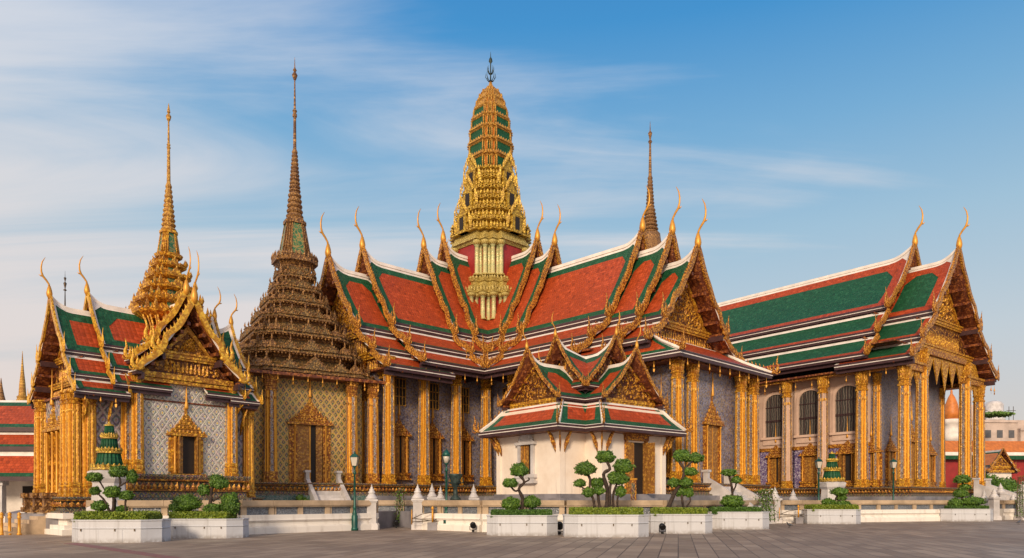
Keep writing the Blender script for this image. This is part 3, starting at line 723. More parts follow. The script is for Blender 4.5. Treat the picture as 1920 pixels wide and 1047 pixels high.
for s in (7.6, 10.65, 13.75, 16.6): put_window(main, rz(-90, s, -5.0, 3.6), kw)
kd = window_kit(1.5, 4.0, 4.6, 'gold', 'closed')
put_window(main, rz(0, 22.6, 0, 2.75), kd, 'doorway'); put_window(main, rz(-90, 21.6, -4.5, 3.6), kw)
lw = MB(['dark', 'goldspire']); lw.box(0, .05, -.55, .55, 0, 1.9, 0)
for i in range(5): lw.box(.03, .11, -.58+i*.29-.025, -.58+i*.29+.025, -.05, 1.95, 1)
for i in range(4): lw.box(.03, .10, -.62, .62, -.05+i*.65-.03, -.05+i*.65+.03, 1)
lwm = lw.mesh('lattice_window')
for s in (7.6, 10.65, 13.75): link('lattice_window', lwm, main, rz(0, 5.0, -s, 8.6)); link('lattice_window', lwm, main, rz(-90, s, -5.0, 8.6))
bells(main, (7.55, -7.7, 11.05), (7.55, -16.2, 11.05), 1.25); bells(main, (7.7, -7.55, 11.05), (18, -7.55, 11.05), 1.25)
bells(main, (24.0, -5.9, 10.5), (24.0, 5.9, 10.5), 1.3); bells(main, (19, -6.0, 10.5), (23.8, -6.0, 10.5), 1.3)

# the tower
tw = MB(['redwall', 'paleg', 'yellowg', 'green', 'goldspire', 'dark', 'orange'])
def seg(z0, z1, a0, a1, m): tw.loft([redent(a0, 0, 0, z0), redent(a1, 0, 0, z1)], m)
seg(13, 19.6, 4.05, 4.0, 0); seg(21.2, 24.6, 2.9, 2.85, 0)
for z0, z1, a0, a1 in ((19.15, 19.4, 4.1, 4.35), (19.4, 19.6, 4.4, 4.4), (19.6, 19.95, 4.15, 3.75), (19.95, 20.15, 3.9, 3.9), (20.15, 20.6, 3.5, 3.4), (20.6, 20.85, 3.5, 3.6), (20.85, 21.25, 3.2, 3.1),
                       (24.15, 24.4, 2.95, 3.1), (24.4, 24.7, 3.25, 3.25), (24.7, 25.2, 3.1, 2.95), (16.9, 17.3, 4.2, 4.1)): seg(z0, z1, a0, a1, 1)
flames_ring(tw, redent(4.3), 19.6, .4, .3, .35, .05, 1); flames_ring(tw, redent(3.5), 20.85, .36, .28, .3, .05, 1)
# lower gilded stages
zz = 25.2; stages = [(25.2, 3.2), (26.4, 2.8), (27.5, 2.52), (28.5, 2.32), (29.5, 2.12), (30.5, 1.96), (31.4, 1.86)]
for i in range(len(stages)-1):
    (z0, a0), (z1, a1) = stages[i], stages[i+1]; h = z1-z0
    for q, (t0, t1, f0, f1) in enumerate(((0, .12, 1.06, 1.06), (.12, .2, 1.02, .98), (.2, .62, .93, .92), (.62, .7, .98, 1.02), (.7, .8, 1.05, 1.05), (.8, 1.0, .96, .94))):
        seg(z0+h*t0, z0+h*t1, a0*f0, a0*f1 if t1 < 1 else a1*.95, 2)
    flames_ring(tw, redent(a0*1.05, 0, 0, 0), z0+h*.16, .40, .30, h*.42, .02, 2); flames_ring(tw, redent(a0*1.03, 0, 0, 0), z0+h*.78, .34, .22, h*.25, .1, 2)
    for k in range(4):      # niche gables on the four axes
        if i in (0, 2, 4):
            Tk = Matrix.Rotation(math.pi/2*k, 4, 'Z'); x = a0*1.02
            tw.box(x-.4, x+.22, -.55, .55, z0, z0+1.5, 2, Tk); tw.box(x+.2, x+.26, -.26, .26, z0+.25, z0+1.35, 5, Tk)
            tw.prism([(-.7, z0+1.45), (.7, z0+1.45), (.3, z0+1.9), (0, z0+2.5), (-.3, z0+1.9)], 'x', x-.3, x+.25, 2, Tk)
            for s_ in range(-4, 5): tw.flame((x+.3, s_*.19, z0+1.5+(4-abs(s_))*.28), (1, 0), .22, .75, .12, .25, 2, Tk)
            for s_ in (-1, 1): tw.flame((x, s_*1.0, z0+.3), (1, 0), .5, 1.5, .2, .35, 2, Tk)
# green and gold cob
cob = [(31.4, 1.84), (32.8, 1.84), (34.1, 1.79), (35.3, 1.69), (36.4, 1.53), (37.4, 1.31), (38.2, 1.06), (38.85, .76), (39.3, .42)]
for i in range(len(cob)-1):
    (z0, a0), (z1, a1) = cob[i], cob[i+1]; h = z1-z0; mi = 3 if i < 5 else 4
    tw.loft([redent(a0*.95, 0, 0, z0), redent(lerp(a0, a1, .68)*.95, 0, 0, z0+h*.68)], 0, mif=lambda k, j: (6 if j % 7 in (1, 4) else mi))
    seg(z0+h*.66, z0+h*.78, lerp(a0, a1, .7)*.97, lerp(a0, a1, .75)*1.05, 4); seg(z0+h*.78, z0+h*.88, a1*1.09, a1*1.09, 4); seg(z0+h*.88, z1+.01, a1*1.02, a1*.98, 4)
    flames_ring(tw, redent(a1*1.06, 0, 0, 0), z0+h*.84, .30, .20, h*.20, .05, 4)
    for p in redent(lerp(a0, a1, .3)*.97): tw.lathe([(.07, z0), (.07, z0+h*.7)], 5, 4, None, True, p[0], p[1])
seg(39.25, 39.5, .38, .25, 4); seg(39.5, 39.9, .2, .1, 4)
tower = tw.build('tower', main)
cm = MB(['palecol', 'paleg'])
cm.lathe([(.30, 0), (.30, .15), (.2, .22), (.19, 2.6), (.28, 2.7), (.32, 2.95), (.32, 3.1)], 10, 0); cm.lathe([(.34, -.02), (.34, .12)], 10, 1); cm.lathe([(.34, 2.72), (.38, 2.9), (.38, 3.1)], 10, 1); cmm = cm.mesh('colonette')
for a_, z_, f_ in ((2.98, 21.2, .98), (4.12, 17.0, .74)):
    R_ = redent(a_)
    for p in [q for i, q in enumerate(R_) ]:
        if p[0] > -.6*a_ and p[1] < .6*a_: link('colonette', cmm, tower, Matrix.Translation((p[0], p[1], z_)) @ Matrix.Diagonal((1, 1, f_, 1)))
fn = MB(['verdi']); fn.lathe([(.14, 39.7), (.09, 39.8), (.06, 40.0), (.05, 41.6), (.18, 41.8), (.13, 42.05), (.04, 42.2), (.01, 42.7)], 8)
for k in range(8):
    a = k*math.pi/4; c, s = math.cos(a), math.sin(a)
    for z, r in ((39.95, .46), (40.6, .3)): fn.tube([(0, 0, z), (c*r*.6, s*r*.6, z+.1), (c*r, s*r, z+.4), (c*r*.95, s*r*.95, z+.75)], [.035, .035, .03, .01], 5)
fn.build('finial', tower)

# ------------------------------------------------------------------ RIGHT HALL (green roofs)
ha = -51.7
hn = Vector((.62, -.785)); hp_ = Vector((.785, .62))
hc0 = Vector((32.7, 60.0))+hp_*8.1
hall = thing('ordination_hall', 'long temple hall at the right with a green tiled roof and open columned porch', 'temple hall', (hc0.x, hc0.y, 0), ha)
def th(z0): return None
r2 = 1.0
T2 = [(0, 0, 5.4, -6.5+r2, .5), (5.2, -7.0+r2, 7.4, -9.0+r2, .1), (7.2, -9.5+r2, 9.3, -11.2+r2, .1)]
roof_section(hall, TX, -46, -2.56, 25.4, T2, 'green', 'red', None, r2, 2.2, False, .85, 1.1, rec=1.2)
T3 = [(0, 0, 4.9, -6.3+r2, .18), (4.7, -6.7+r2, 7.4, -8.8+r2, .1), (7.2, -9.2+r2, 9.3, -10.6+r2, .1)]
roof_section(hall, TX, -3.9, 1.15, 24.1, T3, 'green', 'red', 14.6, r2, 1.8, True, .75, 1.1, rec=1.5, inward=1.5)
hz = 2.7; hh = 12.4
w = MB(['purple', 'purple2', 'pinkpl', 'gold']); w.box(-46, -2.9, -6.8, 6.8, 2.6, 12.89, 0); w.box(-3.3, -2.89, -6.6, 6.6, 12.8, 15.5, 0)
# cream upper storey and violet lower storey on the long side, bay by bay
for i in range(1, 13):
    x1 = -3.55*i-.45; x0 = x1-2.65
    if i < 1: continue
    w.box(x0-.6, x1+.6, -7.02, -6.79, 6.7, 12.9, 2); w.box(x0-.6, x1+.6, -7.02, -6.79, 2.7, 6.35, 1); w.box(x0-.6, x1+.6, -7.10, -6.79, 6.36, 6.69, 3)
w.build('wall', hall)
cl = MB(['soffit']); cl.box(-46, -3.0, -8.8, 8.8, 12.9, 13.05); cl.box(-3.0, -.42, -8.8, 8.8, 14.9, 15.0); cl.build('ceiling', hall)
dado(hall, I4, -46, .1, -8.1, 8.1, 1.9, 2.7)
st = MB(['stone'])
for z0, z1, o in ((.95, 1.4, 1.8), (1.4, 1.9, 1.4)): st.box(-46-o, .1+o, -8.1-o, 8.1+o, z0, z1)
st.build('stone_base', hall)
cH = column_mesh(10.0, .50); cC = column_mesh(10.0, .44, 'cream', ('pinkpl', 'strip', 'goldbright'))
for i in range(0, 12): link('column', cH if i < 2 else cC, hall, Matrix.Translation((-3.55*i, -8.1, hz)))
for y in (8.1,): link('column', cH, hall, Matrix.Translation((0, y, hz))); link('column', cH, hall, Matrix.Translation((-3.55, y, hz)))
cT = column_mesh(11.75, .52)
for y in (-4.7, 4.7): link('column', cT, hall, Matrix.Translation((0, y, hz)))
for y in (-6.75, 6.75): link('pilaster', column_mesh(10.0, .34), hall, Matrix.Translation((-2.85, y, hz)))
# arched windows with leaded panes
aw = MB(['pinkpl']); N = 14; ww, ah = 1.12, 3.0
arc = [(ww*math.cos(math.pi*i/N), ah+1.15*(math.sin(math.pi*i/N)**.8)) for i in range(N+1)]
arc2 = [(p[0]*1.22, p[1]+(.26 if 0 < i < N else 0)) for i, p in enumerate(arc)]
for i in range(N):
    a, b, c, d = arc[i], arc[i+1], arc2[i+1], arc2[i]
    j = aw.pts([(0, a[0], a[1]), (0, b[0], b[1]), (0, c[0], c[1]), (0, d[0], d[1]), (.16, a[0], a[1]), (.16, b[0], b[1]), (.16, c[0], c[1]), (.16, d[0], d[1])])
    for f in ((4, 5, 6, 7), (0, 1, 5, 4), (3, 7, 6, 2)): aw.face(tuple(j+q for q in f))
for sg in (1, -1): y0, y1 = sorted((sg*ww, sg*ww*1.22)); aw.box(0, .16, y0, y1, 0, ah)
aw.box(0, .26, -ww*1.4, ww*1.4, -.22, 0); aw.box(0, .12, -ww*1.25, ww*1.25, -.75, -.24)
awm = aw.mesh('arched_window')
gp = MB(['glass']); j = gp.pts([(.04, y, z) for y, z in [(-ww, 0), (ww, 0)]+arc[1:-1]+[]]); n_ = 2+len(arc)-2; gp.face(tuple(range(j, j+n_))); gpm = gp.mesh('pane')
ml = MB(['fascia'])
for i in range(1, 4): y = -ww+i*2*ww/4; ml.box(.05, .09, y-.018, y+.018, 0, ah+1.0*math.sqrt(max(0, 1-(y/ww)**2)))
for z in (1.5, 1.62, 2.9): ml.box(.05, .10, -ww, ww, z-.03, z+.03)
mlm = ml.mesh('glazing_bars')
kh = window_kit(1.15, 2.4, 3.3, 'gold', 'shut'); kh2 = window_kit(1.15, 2.4, 3.3, 'gold', 'closed'); kh3 = window_kit(1.15, 2.4, 3.3, 'gold', 'open')
for i in range(1, 12):
    xc = -3.55*i-1.775; o = link('arched_window', awm, hall, rz(-90, xc, -7.02, 7.75)); link('pane', gpm, o); link('glazing_bars', mlm, o)
    put_window(hall, rz(-90, xc, -7.02, 3.35), (kh3, kh2, kh)[(i-1) % 3])
put_window(hall, rz(-90, -3.3, -6.8, 3.35), kh)
put_window(hall, rz(0, -2.9, -4.2, 3.35), window_kit(1.1, 2.6, 3.2, 'gold', 'shut')); put_window(hall, rz(0, -2.9, 4.2, 3.35), window_kit(1.1, 2.6, 3.2, 'gold', 'shut'))
put_window(hall, rz(0, -2.9, 0, 2.8), window_kit(1.7, 4.2, 4.6, 'gold', 'closed'), 'doorway')
# entablature and hanging gilded valance of the porch
en = MB(['gold', 'goldbright']); 
for sg in (-1, 1):
    y0, y1 = sorted((sg*4.2, sg*8.5)); en.box(-.4, .3, y0, y1, 12.55, 13.1, 0); en.box(-.45, .42, y0, y1, 13.1, 13.3, 1)
    en.prism([(sg*4.2, 13.3), (sg*7.9, 13.3), (sg*7.0, 14.6), (sg*4.2, 14.6)], 'x', -.25, .1, 1)
en.box(-.4, .3, -4.25, 4.25, 14.25, 14.75, 0)
for sg in (-1, 1): y0, y1 = sorted((sg*7.7, sg*8.5)); en.box(-46, -.41, y0, y1, 12.7, 13.1, 0)
def valance(y0, y1, zt, n, x=0.0):
    for i in range(n):
        t = (i+.5)/n; y = lerp(y0, y1, t); hgt = 1.5+1.4*(1-abs(2*t-1)*1.0) if n > 2 else 1.2; wd = (y1-y0)/n*.5
        en.loft([[(x-.08, y-wd, zt), (x+.08, y-wd, zt), (x+.08, y+wd, zt), (x-.08, y+wd, zt)], [(x-.07, y-wd*.72, zt-hgt*.3), (x+.07, y-wd*.72, zt-hgt*.3), (x+.07, y+wd*.72, zt-hgt*.3), (x-.07, y+wd*.72, zt-hgt*.3)], [(x-.05, y-wd*.3, zt-hgt*.65), (x+.05, y-wd*.3, zt-hgt*.65), (x+.05, y+wd*.3, zt-hgt*.65), (x-.05, y+wd*.3, zt-hgt*.65)], [(x-.01, y-.02, zt-hgt), (x+.01, y-.02, zt-hgt), (x+.01, y+.02, zt-hgt), (x-.01, y+.02, zt-hgt)]], 1)
valance(-4.2, 4.2, 14.2, 5); valance(-7.6, -5.2, 12.6, 2); valance(5.2, 7.6, 12.6, 2)
en.build('entablature', hall)
bells(hall, (-2, -9.2, 12.4), (-40, -9.2, 12.4), 1.6, 1.1); bells(hall, (1.1, 7.5, 12.6), (1.1, 9.2, 12.6), 1.0, 1.2); bells(hall, (1.0, -9.2, 12.6), (-3, -9.2, 12.6), 1.5, 1.1)

# ------------------------------------------------------------------ MONDOP (brown pyramid spire)
MCX, MCY = -15.75, 52.2
mon = thing('mondop', 'square shrine with a brown stepped pyramid roof, needle spire and gold lattice walls', 'temple shrine', (MCX, MCY, 0), -57.9)
b = MB(['lat_gold']); b.box(-3.7, 3.7, -3.7, 3.7, 2.7, 10.2); b.build('wall', mon)
dado(mon, I4, -4.3, 4.3, -4.3, 4.3, 1.9, 2.75); st = MB(['stone', 'greenband']); st.box(-5.9, 5.9, -5.9, 5.9, .95, 1.35); st.box(-5.5, 5.5, -5.5, 5.5, 1.35, 1.9, 1); st.build('stone_base', mon)
cm_ = column_mesh(7.0, .40, 'old', ('goldflute', 'strip', 'gold'))
for y in (-4.3, -2.75, 2.75, 4.3): link('column', cm_, mon, Matrix.Translation((4.3, y, 2.75)))
for x in (-4.3, -2.6, 0, 2.6): link('column', cm_, mon, Matrix.Translation((x, -4.3, 2.75))); link('column', cm_, mon, Matrix.Translation((x, 4.3, 2.75)))
put_window(mon, rz(0, 3.7, 0, 2.8), window_kit(1.75, 3.9, 4.3, 'gold', 'shut', True, .36), 'doorway')
put_window(mon, rz(-90, 0, -3.7, 2.8), window_kit(1.75, 3.9, 4.3, 'gold', 'shut', True, .36), 'doorway')
rf = MB(['oldgold', 'oldgold2', 'soffit', 'bellgreen', 'gold'])
rf.box(-5.0, 5.0, -5.0, 5.0, 9.75, 9.95, 2)
def redq(a, x=0, y=0, z=0): return redent(a, x, y, z, .68, .80, .91)
TI = [(9.95, 5.0, 1.45), (11.4, 4.15, 1.4), (12.8, 3.4, 1.3), (14.1, 2.72, 1.2), (15.3, 2.15, 1.1), (16.4, 1.68, 1.0), (17.4, 1.32, .95)]
for i, (z, a, h) in enumerate(TI):
    an = TI[i+1][1] if i+1 < len(TI) else 1.25
    body = an*.82
    rg = [redq(f*a, 0, 0, z+h*t) for f, t in ((.82, 0), (1.0, .05), (1.0, .11), (.985, .13), (.985, .2), (1.005, .22))]+[redq(lerp(a, body, f), 0, 0, z+h*t) for f, t in ((.02, .25), (.35, .36), (.7, .5), (1.0, .62))]+[redq(body*f, 0, 0, z+h*t) for f, t in ((1, .64), (.97, .66), (.97, .86), (1.0, .88), (1.0, 1.0))]
    rf.loft(rg, 0, mif=lambda k, j: (0, 0, 1, 1, 0, 0, 1, 1, 1, 0, 0, 1, 0, 0)[k])
    ring = redq(a*.995, 0, 0, 0)
    flames_ring(rf, ring, z+h*.20, .26, .18, h*.14, .05, 0)
    flames_ring(rf, redq(a*.99, 0, 0, 0), z+h*.02, .24, .16, -h*.10, .0, 0)
    for k in range(4):
        Tk = Matrix.Rotation(math.pi/2*k, 4, 'Z')
        for y, wf in (((0, .17), (-.34, .11), (.34, .11)) if i < 5 else ((0, .26),)):
            wd = wf*a+.12; x = a*1.0; y = y*a; hh_ = wd*.95
            for q, (o_, m_) in enumerate(((0, 0), (.18, 1))):
                rf.prism([(y-wd+o_, z+h*.22), (y+wd-o_, z+h*.22), (y, z+h*.22+hh_*(1-o_))], 'x', x-.6, x+.04-q*.0+ (.012 if q else 0), m_, Tk)
            for s_ in range(-4, 5):
                t_ = s_/4; rf.flame((x+.03, y+t_*wd, z+h*.19+(1-abs(t_))*hh_*.92), (1, 0), .16, .18 if s_ else .42, .1, .08, 1 if s_ % 2 else 0, Tk)
            rf.box(x-.05, x+.03, y-.05, y+.05, z+h*.2, z+h*.2+hh_*.8, 0, Tk)
        # gable clusters on the stepped corners
        for sg in (1, -1):
            for (cx, cy, wd) in ((.86, .60, .10), (.70, .78, .08)):
                x, y, w_ = cx*a, sg*cy*a, wd*a+.1
                rf.prism([(y-w_, z+h*.22), (y+w_, z+h*.22), (y, z+h*.22+w_*1.3)], 'x', x-.3, x+.05, 0, Tk)
                for s_ in range(-2, 3): rf.flame((x+.04, y+s_/2*w_, z+h*.2+(1-abs(s_)/2)*w_*1.1), (1, 0), .15, .22 if s_ else .5, .1, .08, 0, Tk)
            rf.flame((.8*a, sg*.8*a, z+h*.2), (.7, .7*sg), .3, h*.75, .2, .1, 0, Tk)
# bell body
zb = 17.7
for (z0, z1, a0, a1, m) in ((18.35, 18.6, 1.1, 1.3, 0), (18.6, 18.9, 1.48, 1.48, 0), (18.9, 19.2, 1.1, .98, 0), (19.2, 21.5, 1.0, .64, 3), (21.5, 21.75, .74, .74, 0), (21.75, 22.0, .64, .54, 0)):
    rf.loft([redent(a0, 0, 0, z0), redent(a1, 0, 0, z1)], 0, mif=(lambda k, j, m=m: m if j % 7 == 6 else 0))
flames_ring(rf, redent(1.46), 18.85, .28, .22, .5, .1, 0)
for p in redent(1.01): rf.tube([(p[0], p[1], 19.2), (p[0]*.64, p[1]*.64, 21.5)], .05, 5, 0)
roof_m = rf.build('stepped_roof', mon)
prof = [(.60, 21.9)]+ringed(22.0, 23.9, .56, .40, 5)+ringed(23.9, 27.0, .38, .17, 11)+[(.12, 27.0), (.10, 29.3), (.16, 29.4), (.16, 29.55), (.09, 29.65), (.17, 29.8), (.08, 29.95), (.045, 32.0), (.10, 32.1), (.2, 32.4), (.06, 32.65), (.14, 32.75), (.04, 32.95), (.01, 33.7)]
spire(mon, None, 0, 0, prof, 'oldgold', 'needle_spire', 12)
bells(mon, (5.0, -4.9, 9.8), (5.0, 4.9, 9.8), .95, .9); bells(mon, (-4.8, -5.0, 9.8), (4.8, -5.0, 9.8), 1.0, .9)

# ------------------------------------------------------------------ LEFT PAVILION (small cross plan, gold spire)
lp = thing('throne_pavilion', 'small cross-shaped pavilion at the left with grey porcelain walls and gold spire', 'temple pavilion', (-19.1, 39.3, 0), -41.4)
rl = .5; sp_ = .58
TLa = [(0, 0, 1.9, -2.85+rl, .12), (1.8, -3.05+rl, 2.75, -4.05+rl, .05), (2.65, -4.25+rl, 3.4, -4.85+rl, .04)]
roof_section(lp, TL, .9, 3.66, 12.1, TLa, rise=rl, L=.9, sb=False, bw=.5, sc=sp_, rec=.7, barmat='goldsm')
roof_section(lp, TL, 2.9, 5.33, 11.6, TLa, ped=6.75, rise=rl, L=.9, bw=.5, sc=sp_, rec=.8, barmat='goldsm')
roof_section(lp, TR, .9, 2.9, 12.1, TLa, rise=rl, L=.9, sb=False, bw=.5, sc=sp_, rec=.7, barmat='goldsm')
roof_section(lp, TR, 2.2, 3.9, 11.9, TLa, ped=6.9, rise=rl, L=.9, bw=.5, sc=sp_, rec=.7, barmat='goldsm')
TF = [(0, 0, 1.75, -2.7+rl, .08), (1.65, -2.85+rl, 2.75, -3.75+rl, .05)]
roof_section(lp, TX, .9, 2.9, 12.4, TF, rise=rl, L=.7, sb=False, bw=.3, sc=sp_*1.25, rec=.6, barmat='goldsm')
roof_section(lp, TX, 2.2, 3.8, 11.8, TF, ped=8.0, rise=rl, L=.7, bw=.3, sc=sp_*1.35, rec=.75, barmat='goldsm')
roof_section(lp, TB, .9, 3.6, 11.8, TLa, rise=rl, L=.9, sb=False, bw=.5, sc=sp_, rec=.6)
wb_ = MB(['lat_white', 'lat_grey', 'soffit', 'purple'])
wb_.box(-2.6, 2.85, -2.35, 2.35, 2.9, 7.95, 0); wb_.box(-2.4, 2.4, -4.95, 3.9, 1.6, 6.75, 1)
wb_.box(-2.9, 2.9, -5.1, 4.0, 6.6, 6.68, 2)
wb_.build('wall', lp)
dado(lp, I4, -2.6, 3.1, -2.5, 2.5, 1.55, 2.88, 'dado', out=.15); dado(lp, I4, -2.3, 2.3, -5.1, 3.8, 1.0, 1.75, 'dadogrey', out=.12)
st = MB(['stone', 'greenband', 'whitewash']); st.box(-4, 4.1, -3.6, 3.6, .96, 1.2, 0); st.box(-3.8, 3.8, -3.4, 3.4, 1.2, 1.55, 1)
for z0, z1, o in ((.0, .25, .55), (.25, .45, .42), (.45, .75, .25), (.75, 1.0, .5)): st.box(-2.3-o, 3.2+o, -5.4-o, -2.0, z0, z1, 2)
st.build('stone_base', lp)
cF = column_mesh(4.95, .30, 'lp', ('goldflute', 'strip', 'goldbright'), .9); cG = column_mesh(5.0, .33, 'lp2', ('goldflute', 'goldflute', 'goldbright'), .9)
for y in (-2.45, 2.45): link('column', cF, lp, Matrix.Translation((2.95, y, 2.88)))
for y in (-2.45,): link('column', cF, lp, Matrix.Translation((2.3, y-.25, 2.88)))
link('column', cF, lp, Matrix.Translation((2.3, 2.75, 2.88)))
for x, y in ((2.35, -5.05), (1.75, -5.1), (-2.35, -5.05), (2.45, -4.45), (2.4, 3.7)): link('column', cG, lp, Matrix.Translation((x, y, 1.72)))
put_window(lp, rz(0, 2.85, 0, 2.95), window_kit(1.0, 1.95, 3.2, 'goldbright', 'open', True, .26))
for x in (-.75, .75): put_window(lp, rz(-90, x, -4.95, 1.9), window_kit(.62, 3.1, 3.0, 'goldbright', 'closed', True, .2, 'reddoor'), 'doorway')
bk = MB(['goldbright'])      # gilded brackets under the eaves
def bracket(mb, T, sc=1.0, mi=0):
    mb.tube([(0, 0, 0), (.12*sc, 0, .45*sc), (.35*sc, 0, .9*sc), (.75*sc, 0, 1.35*sc)], [.05*sc, .14*sc, .14*sc, .05*sc], 6, mi, T, .4)
    mb.tube([(.1*sc, 0, .3*sc), (.32*sc, 0, .55*sc), (.45*sc, 0, .85*sc)], [.08*sc, .08*sc, .01], 5, mi, T, .4)
for T in (rz(0, 2.5, -3.6, 5.2), rz(0, 2.5, -4.7, 5.2), rz(0, 2.5, 3.2, 5.2), rz(-90, 2.5, -2.6, 6.4), rz(45, 3.1, 2.7, 6.3), rz(-45, 3.1, -2.7, 6.3)): bracket(bk, T, 1.0)
bk.build('eaves_bracket', lp)
bells(lp, (3.3, -3.2, 6.6), (3.3, -5.2, 6.6), .7, .8)
# spire of the pavilion
sb_ = MB(['goldbright', 'gold', 'bellgreen', 'goldspire'])
SX, SY = .0, .35
def sg_(z0, z1, a0, a1, m): sb_.loft([redent(a0, SX, SY, z0), redent(a1, SX, SY, z1)], 0, mif=(lambda k, j: m if (m != 2 or j % 7 == 6) else 0))
for (z0, z1, a0, a1, m) in ((8.6, 9.2, 1.5, 1.4, 1), (9.2, 9.5, 1.5, 1.5, 0), (9.5, 11.3, .95, .95, 1), (11.2, 11.5, 1.5, 1.95, 0)): sg_(z0, z1, a0, a1, m)
for p in redent(1.25, SX, SY): sb_.tube([(p[0], p[1], 9.4), (SX+(p[0]-SX)*.9, SY+(p[1]-SY)*.9, 10.3), (SX+(p[0]-SX)*1.35, SY+(p[1]-SY)*1.35, 11.35)], [.11, .07, .05], 5, 0)
TS = [(11.5, 1.92, .8), (12.3, 1.55, .72), (13.02, 1.25, .68), (13.7, 1.0, .62), (14.32, .80, .55)]
for i, (z, a, h) in enumerate(TS):
    an = TS[i+1][1] if i+1 < len(TS) else .55
    sg_(z, z+h*.2, a, a*1.03, 0); sg_(z+h*.2, z+h*.42, a*.93, lerp(a, an*.8, .85), 3); sg_(z+h*.5, z+h*.85, an*.74, an*.72, 2); sg_(z+h*.42, z+h*.5, an*.80, an*.76, 1); sg_(z+h*.85, z+h, an*.80, an*1.0, 0)
    flames_ring(sb_, redent(a*1.0, SX, SY), z+h*.20, .19, .13, h*.20, .03, 0)
    for k in range(4):
        Tk = Matrix.Translation((SX, SY, 0)) @ Matrix.Rotation(math.pi/2*k, 4, 'Z'); wd = .3*a
        sb_.prism([(-wd, z+h*.15), (wd, z+h*.15), (0, z+h*.78)], 'x', a-.25, a+.04, 0, Tk)
        for s_ in range(-2, 3): sb_.flame((a+.02, s_/2*wd, z+h*.1+(1-abs(s_/2))*h*.6), (1, 0), .11, .14, .05, .1, 3, Tk)
        for sg in (1, -1): sb_.flame((.86*a, sg*.7*a, z+h*.15), (.8, .6*sg), .2, h*.7, .12, .2, 0, Tk)
sg_(14.87, 15.05, .6, .66, 0); sg_(15.05, 16.2, .5, .34, 2); sg_(16.2, 16.35, .42, .42, 0)
for p in redent(.5, SX, SY): sb_.tube([(p[0], p[1], 15.0), (SX+(p[0]-SX)*.68, SY+(p[1]-SY)*.68, 16.25)], .045, 5, 0)
sb_.build('stepped_spire', lp)
spire(lp, None, SX, SY, [(.40, 16.3)]+ringed(16.35, 19.0, .36, .13, 10)+[(.10, 19.0), (.075, 20.9), (.11, 20.95), (.07, 21.05), (.10, 21.12), (.06, 21.2), (.04, 22.4), (.10, 22.5), (.14, 22.68), (.04, 22.85), (.09, 22.9), (.01, 23.4)], 'goldspire', 'needle_spire', 12)

# ------------------------------------------------------------------ WHITE PAVILION in front
wpv = thing('white_pavilion', 'small white-walled pavilion with crossed gables standing in front of the large red-roofed hall', 'temple pavilion', (4.6, 45.0, 0), -51.1)
rw = .9
TW = [(0, 0, 2.65, -3.1+rw, .16)]
for Ta, so_, si in ((TX, 4.15, 2.55), (TL, 4.75, 2.5)):
    roof_section(wpv, Ta, 0, si, 11.5, TW, rise=1.0, L=1.9, sb=False, bw=.48, sc=.5, rec=.6, ch=.9)
    roof_section(wpv, Ta, si-.6, so_, 10.45, TW, ped=7.3, rise=.8, L=1.2, bw=.48, sc=.5, rec=.6, ch=.9)
for Ta, so_, si in ((TB, 4.15, 2.55), (TR, 4.5, 2.5)):
    roof_section(wpv, Ta, 0, si, 11.5, TW, rise=1.0, L=1.9, sb=False, bw=.48, sc=.5, rec=.6, ch=.9); roof_section(wpv, Ta, si-.6, so_, 10.45, TW, ped=7.3, rise=.8, L=1.2, bw=.48, sc=.5, rec=.6, ch=.9)
skirt(wpv, TX, 2.4, 4.95, 3.55, 3.7, 2.5, 5.75, 7.15, wb=.16, g=.55, sc=.8); skirt(wpv, TL, 2.4, 5.6, 3.55, 4.3, 2.5, 5.754, 7.15, wb=.16, g=.55, sc=.8)
wv = MB(['cream', 'soffit']); wv.box(-3, 4.0, -2.7, 2.7, 1.9, 6.9, 0); wv.box(-2.695, 2.695, -4.65, 3, 1.9, 6.895, 0)
for (x, y) in ((4.0, -2.7), (4.0, 2.7), (2.7, -4.65), (-2.7, -4.65)): wv.box(x-.3, x+.07, y-.07 if y < 0 else y-.3, y+.3 if y < 0 else y+.07, 1.9, 6.0, 0)
wv.box(-3.3, 4.8, -3.4, 3.4, 5.4, 5.5, 1); wv.box(-3.4, 3.4, -5.4, 3.3, 5.405, 5.495, 1)
wv.build('wall', wpv)
st = MB(['stone'])
for z0, z1, o in ((.95, 1.45, .75), (1.45, 1.7, .5), (1.7, 1.95, .28)): st.box(-3-o, 4.0+o, -2.7-o, 2.7+o, z0, z1); st.box(-2.7-o+.003, 2.7+o-.003, -4.65-o, 3+o, z0, z1-.004)
st.build('stone_base', wpv)
for T in (rz(0, 4.07, -2.4, 4.3), rz(0, 4.07, 2.5, 4.3), rz(-90, 3.75, -2.77, 4.3), rz(-45, 4.05, -2.75, 4.3), rz(45, 4.05, 2.75, 4.3), rz(90, 3.75, 2.77, 4.3),
          rz(-90, 2.4, -4.72, 4.3), rz(-90, -2.5, -4.72, 4.3), rz(0, 2.77, -4.4, 4.3), rz(-45, 2.75, -4.7, 4.3), rz(-135, -2.75, -4.7, 4.3), rz(180, -2.77, -4.4, 4.3)):
    bk = MB(['gold']); bracket(bk, T, .95); bk.build('eaves_bracket', wpv)
wm = MB(['marble']); wm.box(0, .14, -.62, -.42, 0, 1.5); wm.box(0, .14, .42, .62, 0, 1.5); wm.box(0, .22, -.8, .8, -.18, 0); wm.box(0, .18, -.7, .7, -.32, -.18); wm.box(0, .26, -.82, .82, -.46, -.32)
wm.box(0, .22, -.76, .76, 1.5, 1.64); wm.prism([(-.62, 1.64), (.62, 1.64), (.42, 1.86), (.3, 2.15), (.1, 2.35), (0, 2.62), (-.1, 2.35), (-.3, 2.15), (-.42, 1.86)], 'x', 0, .12)
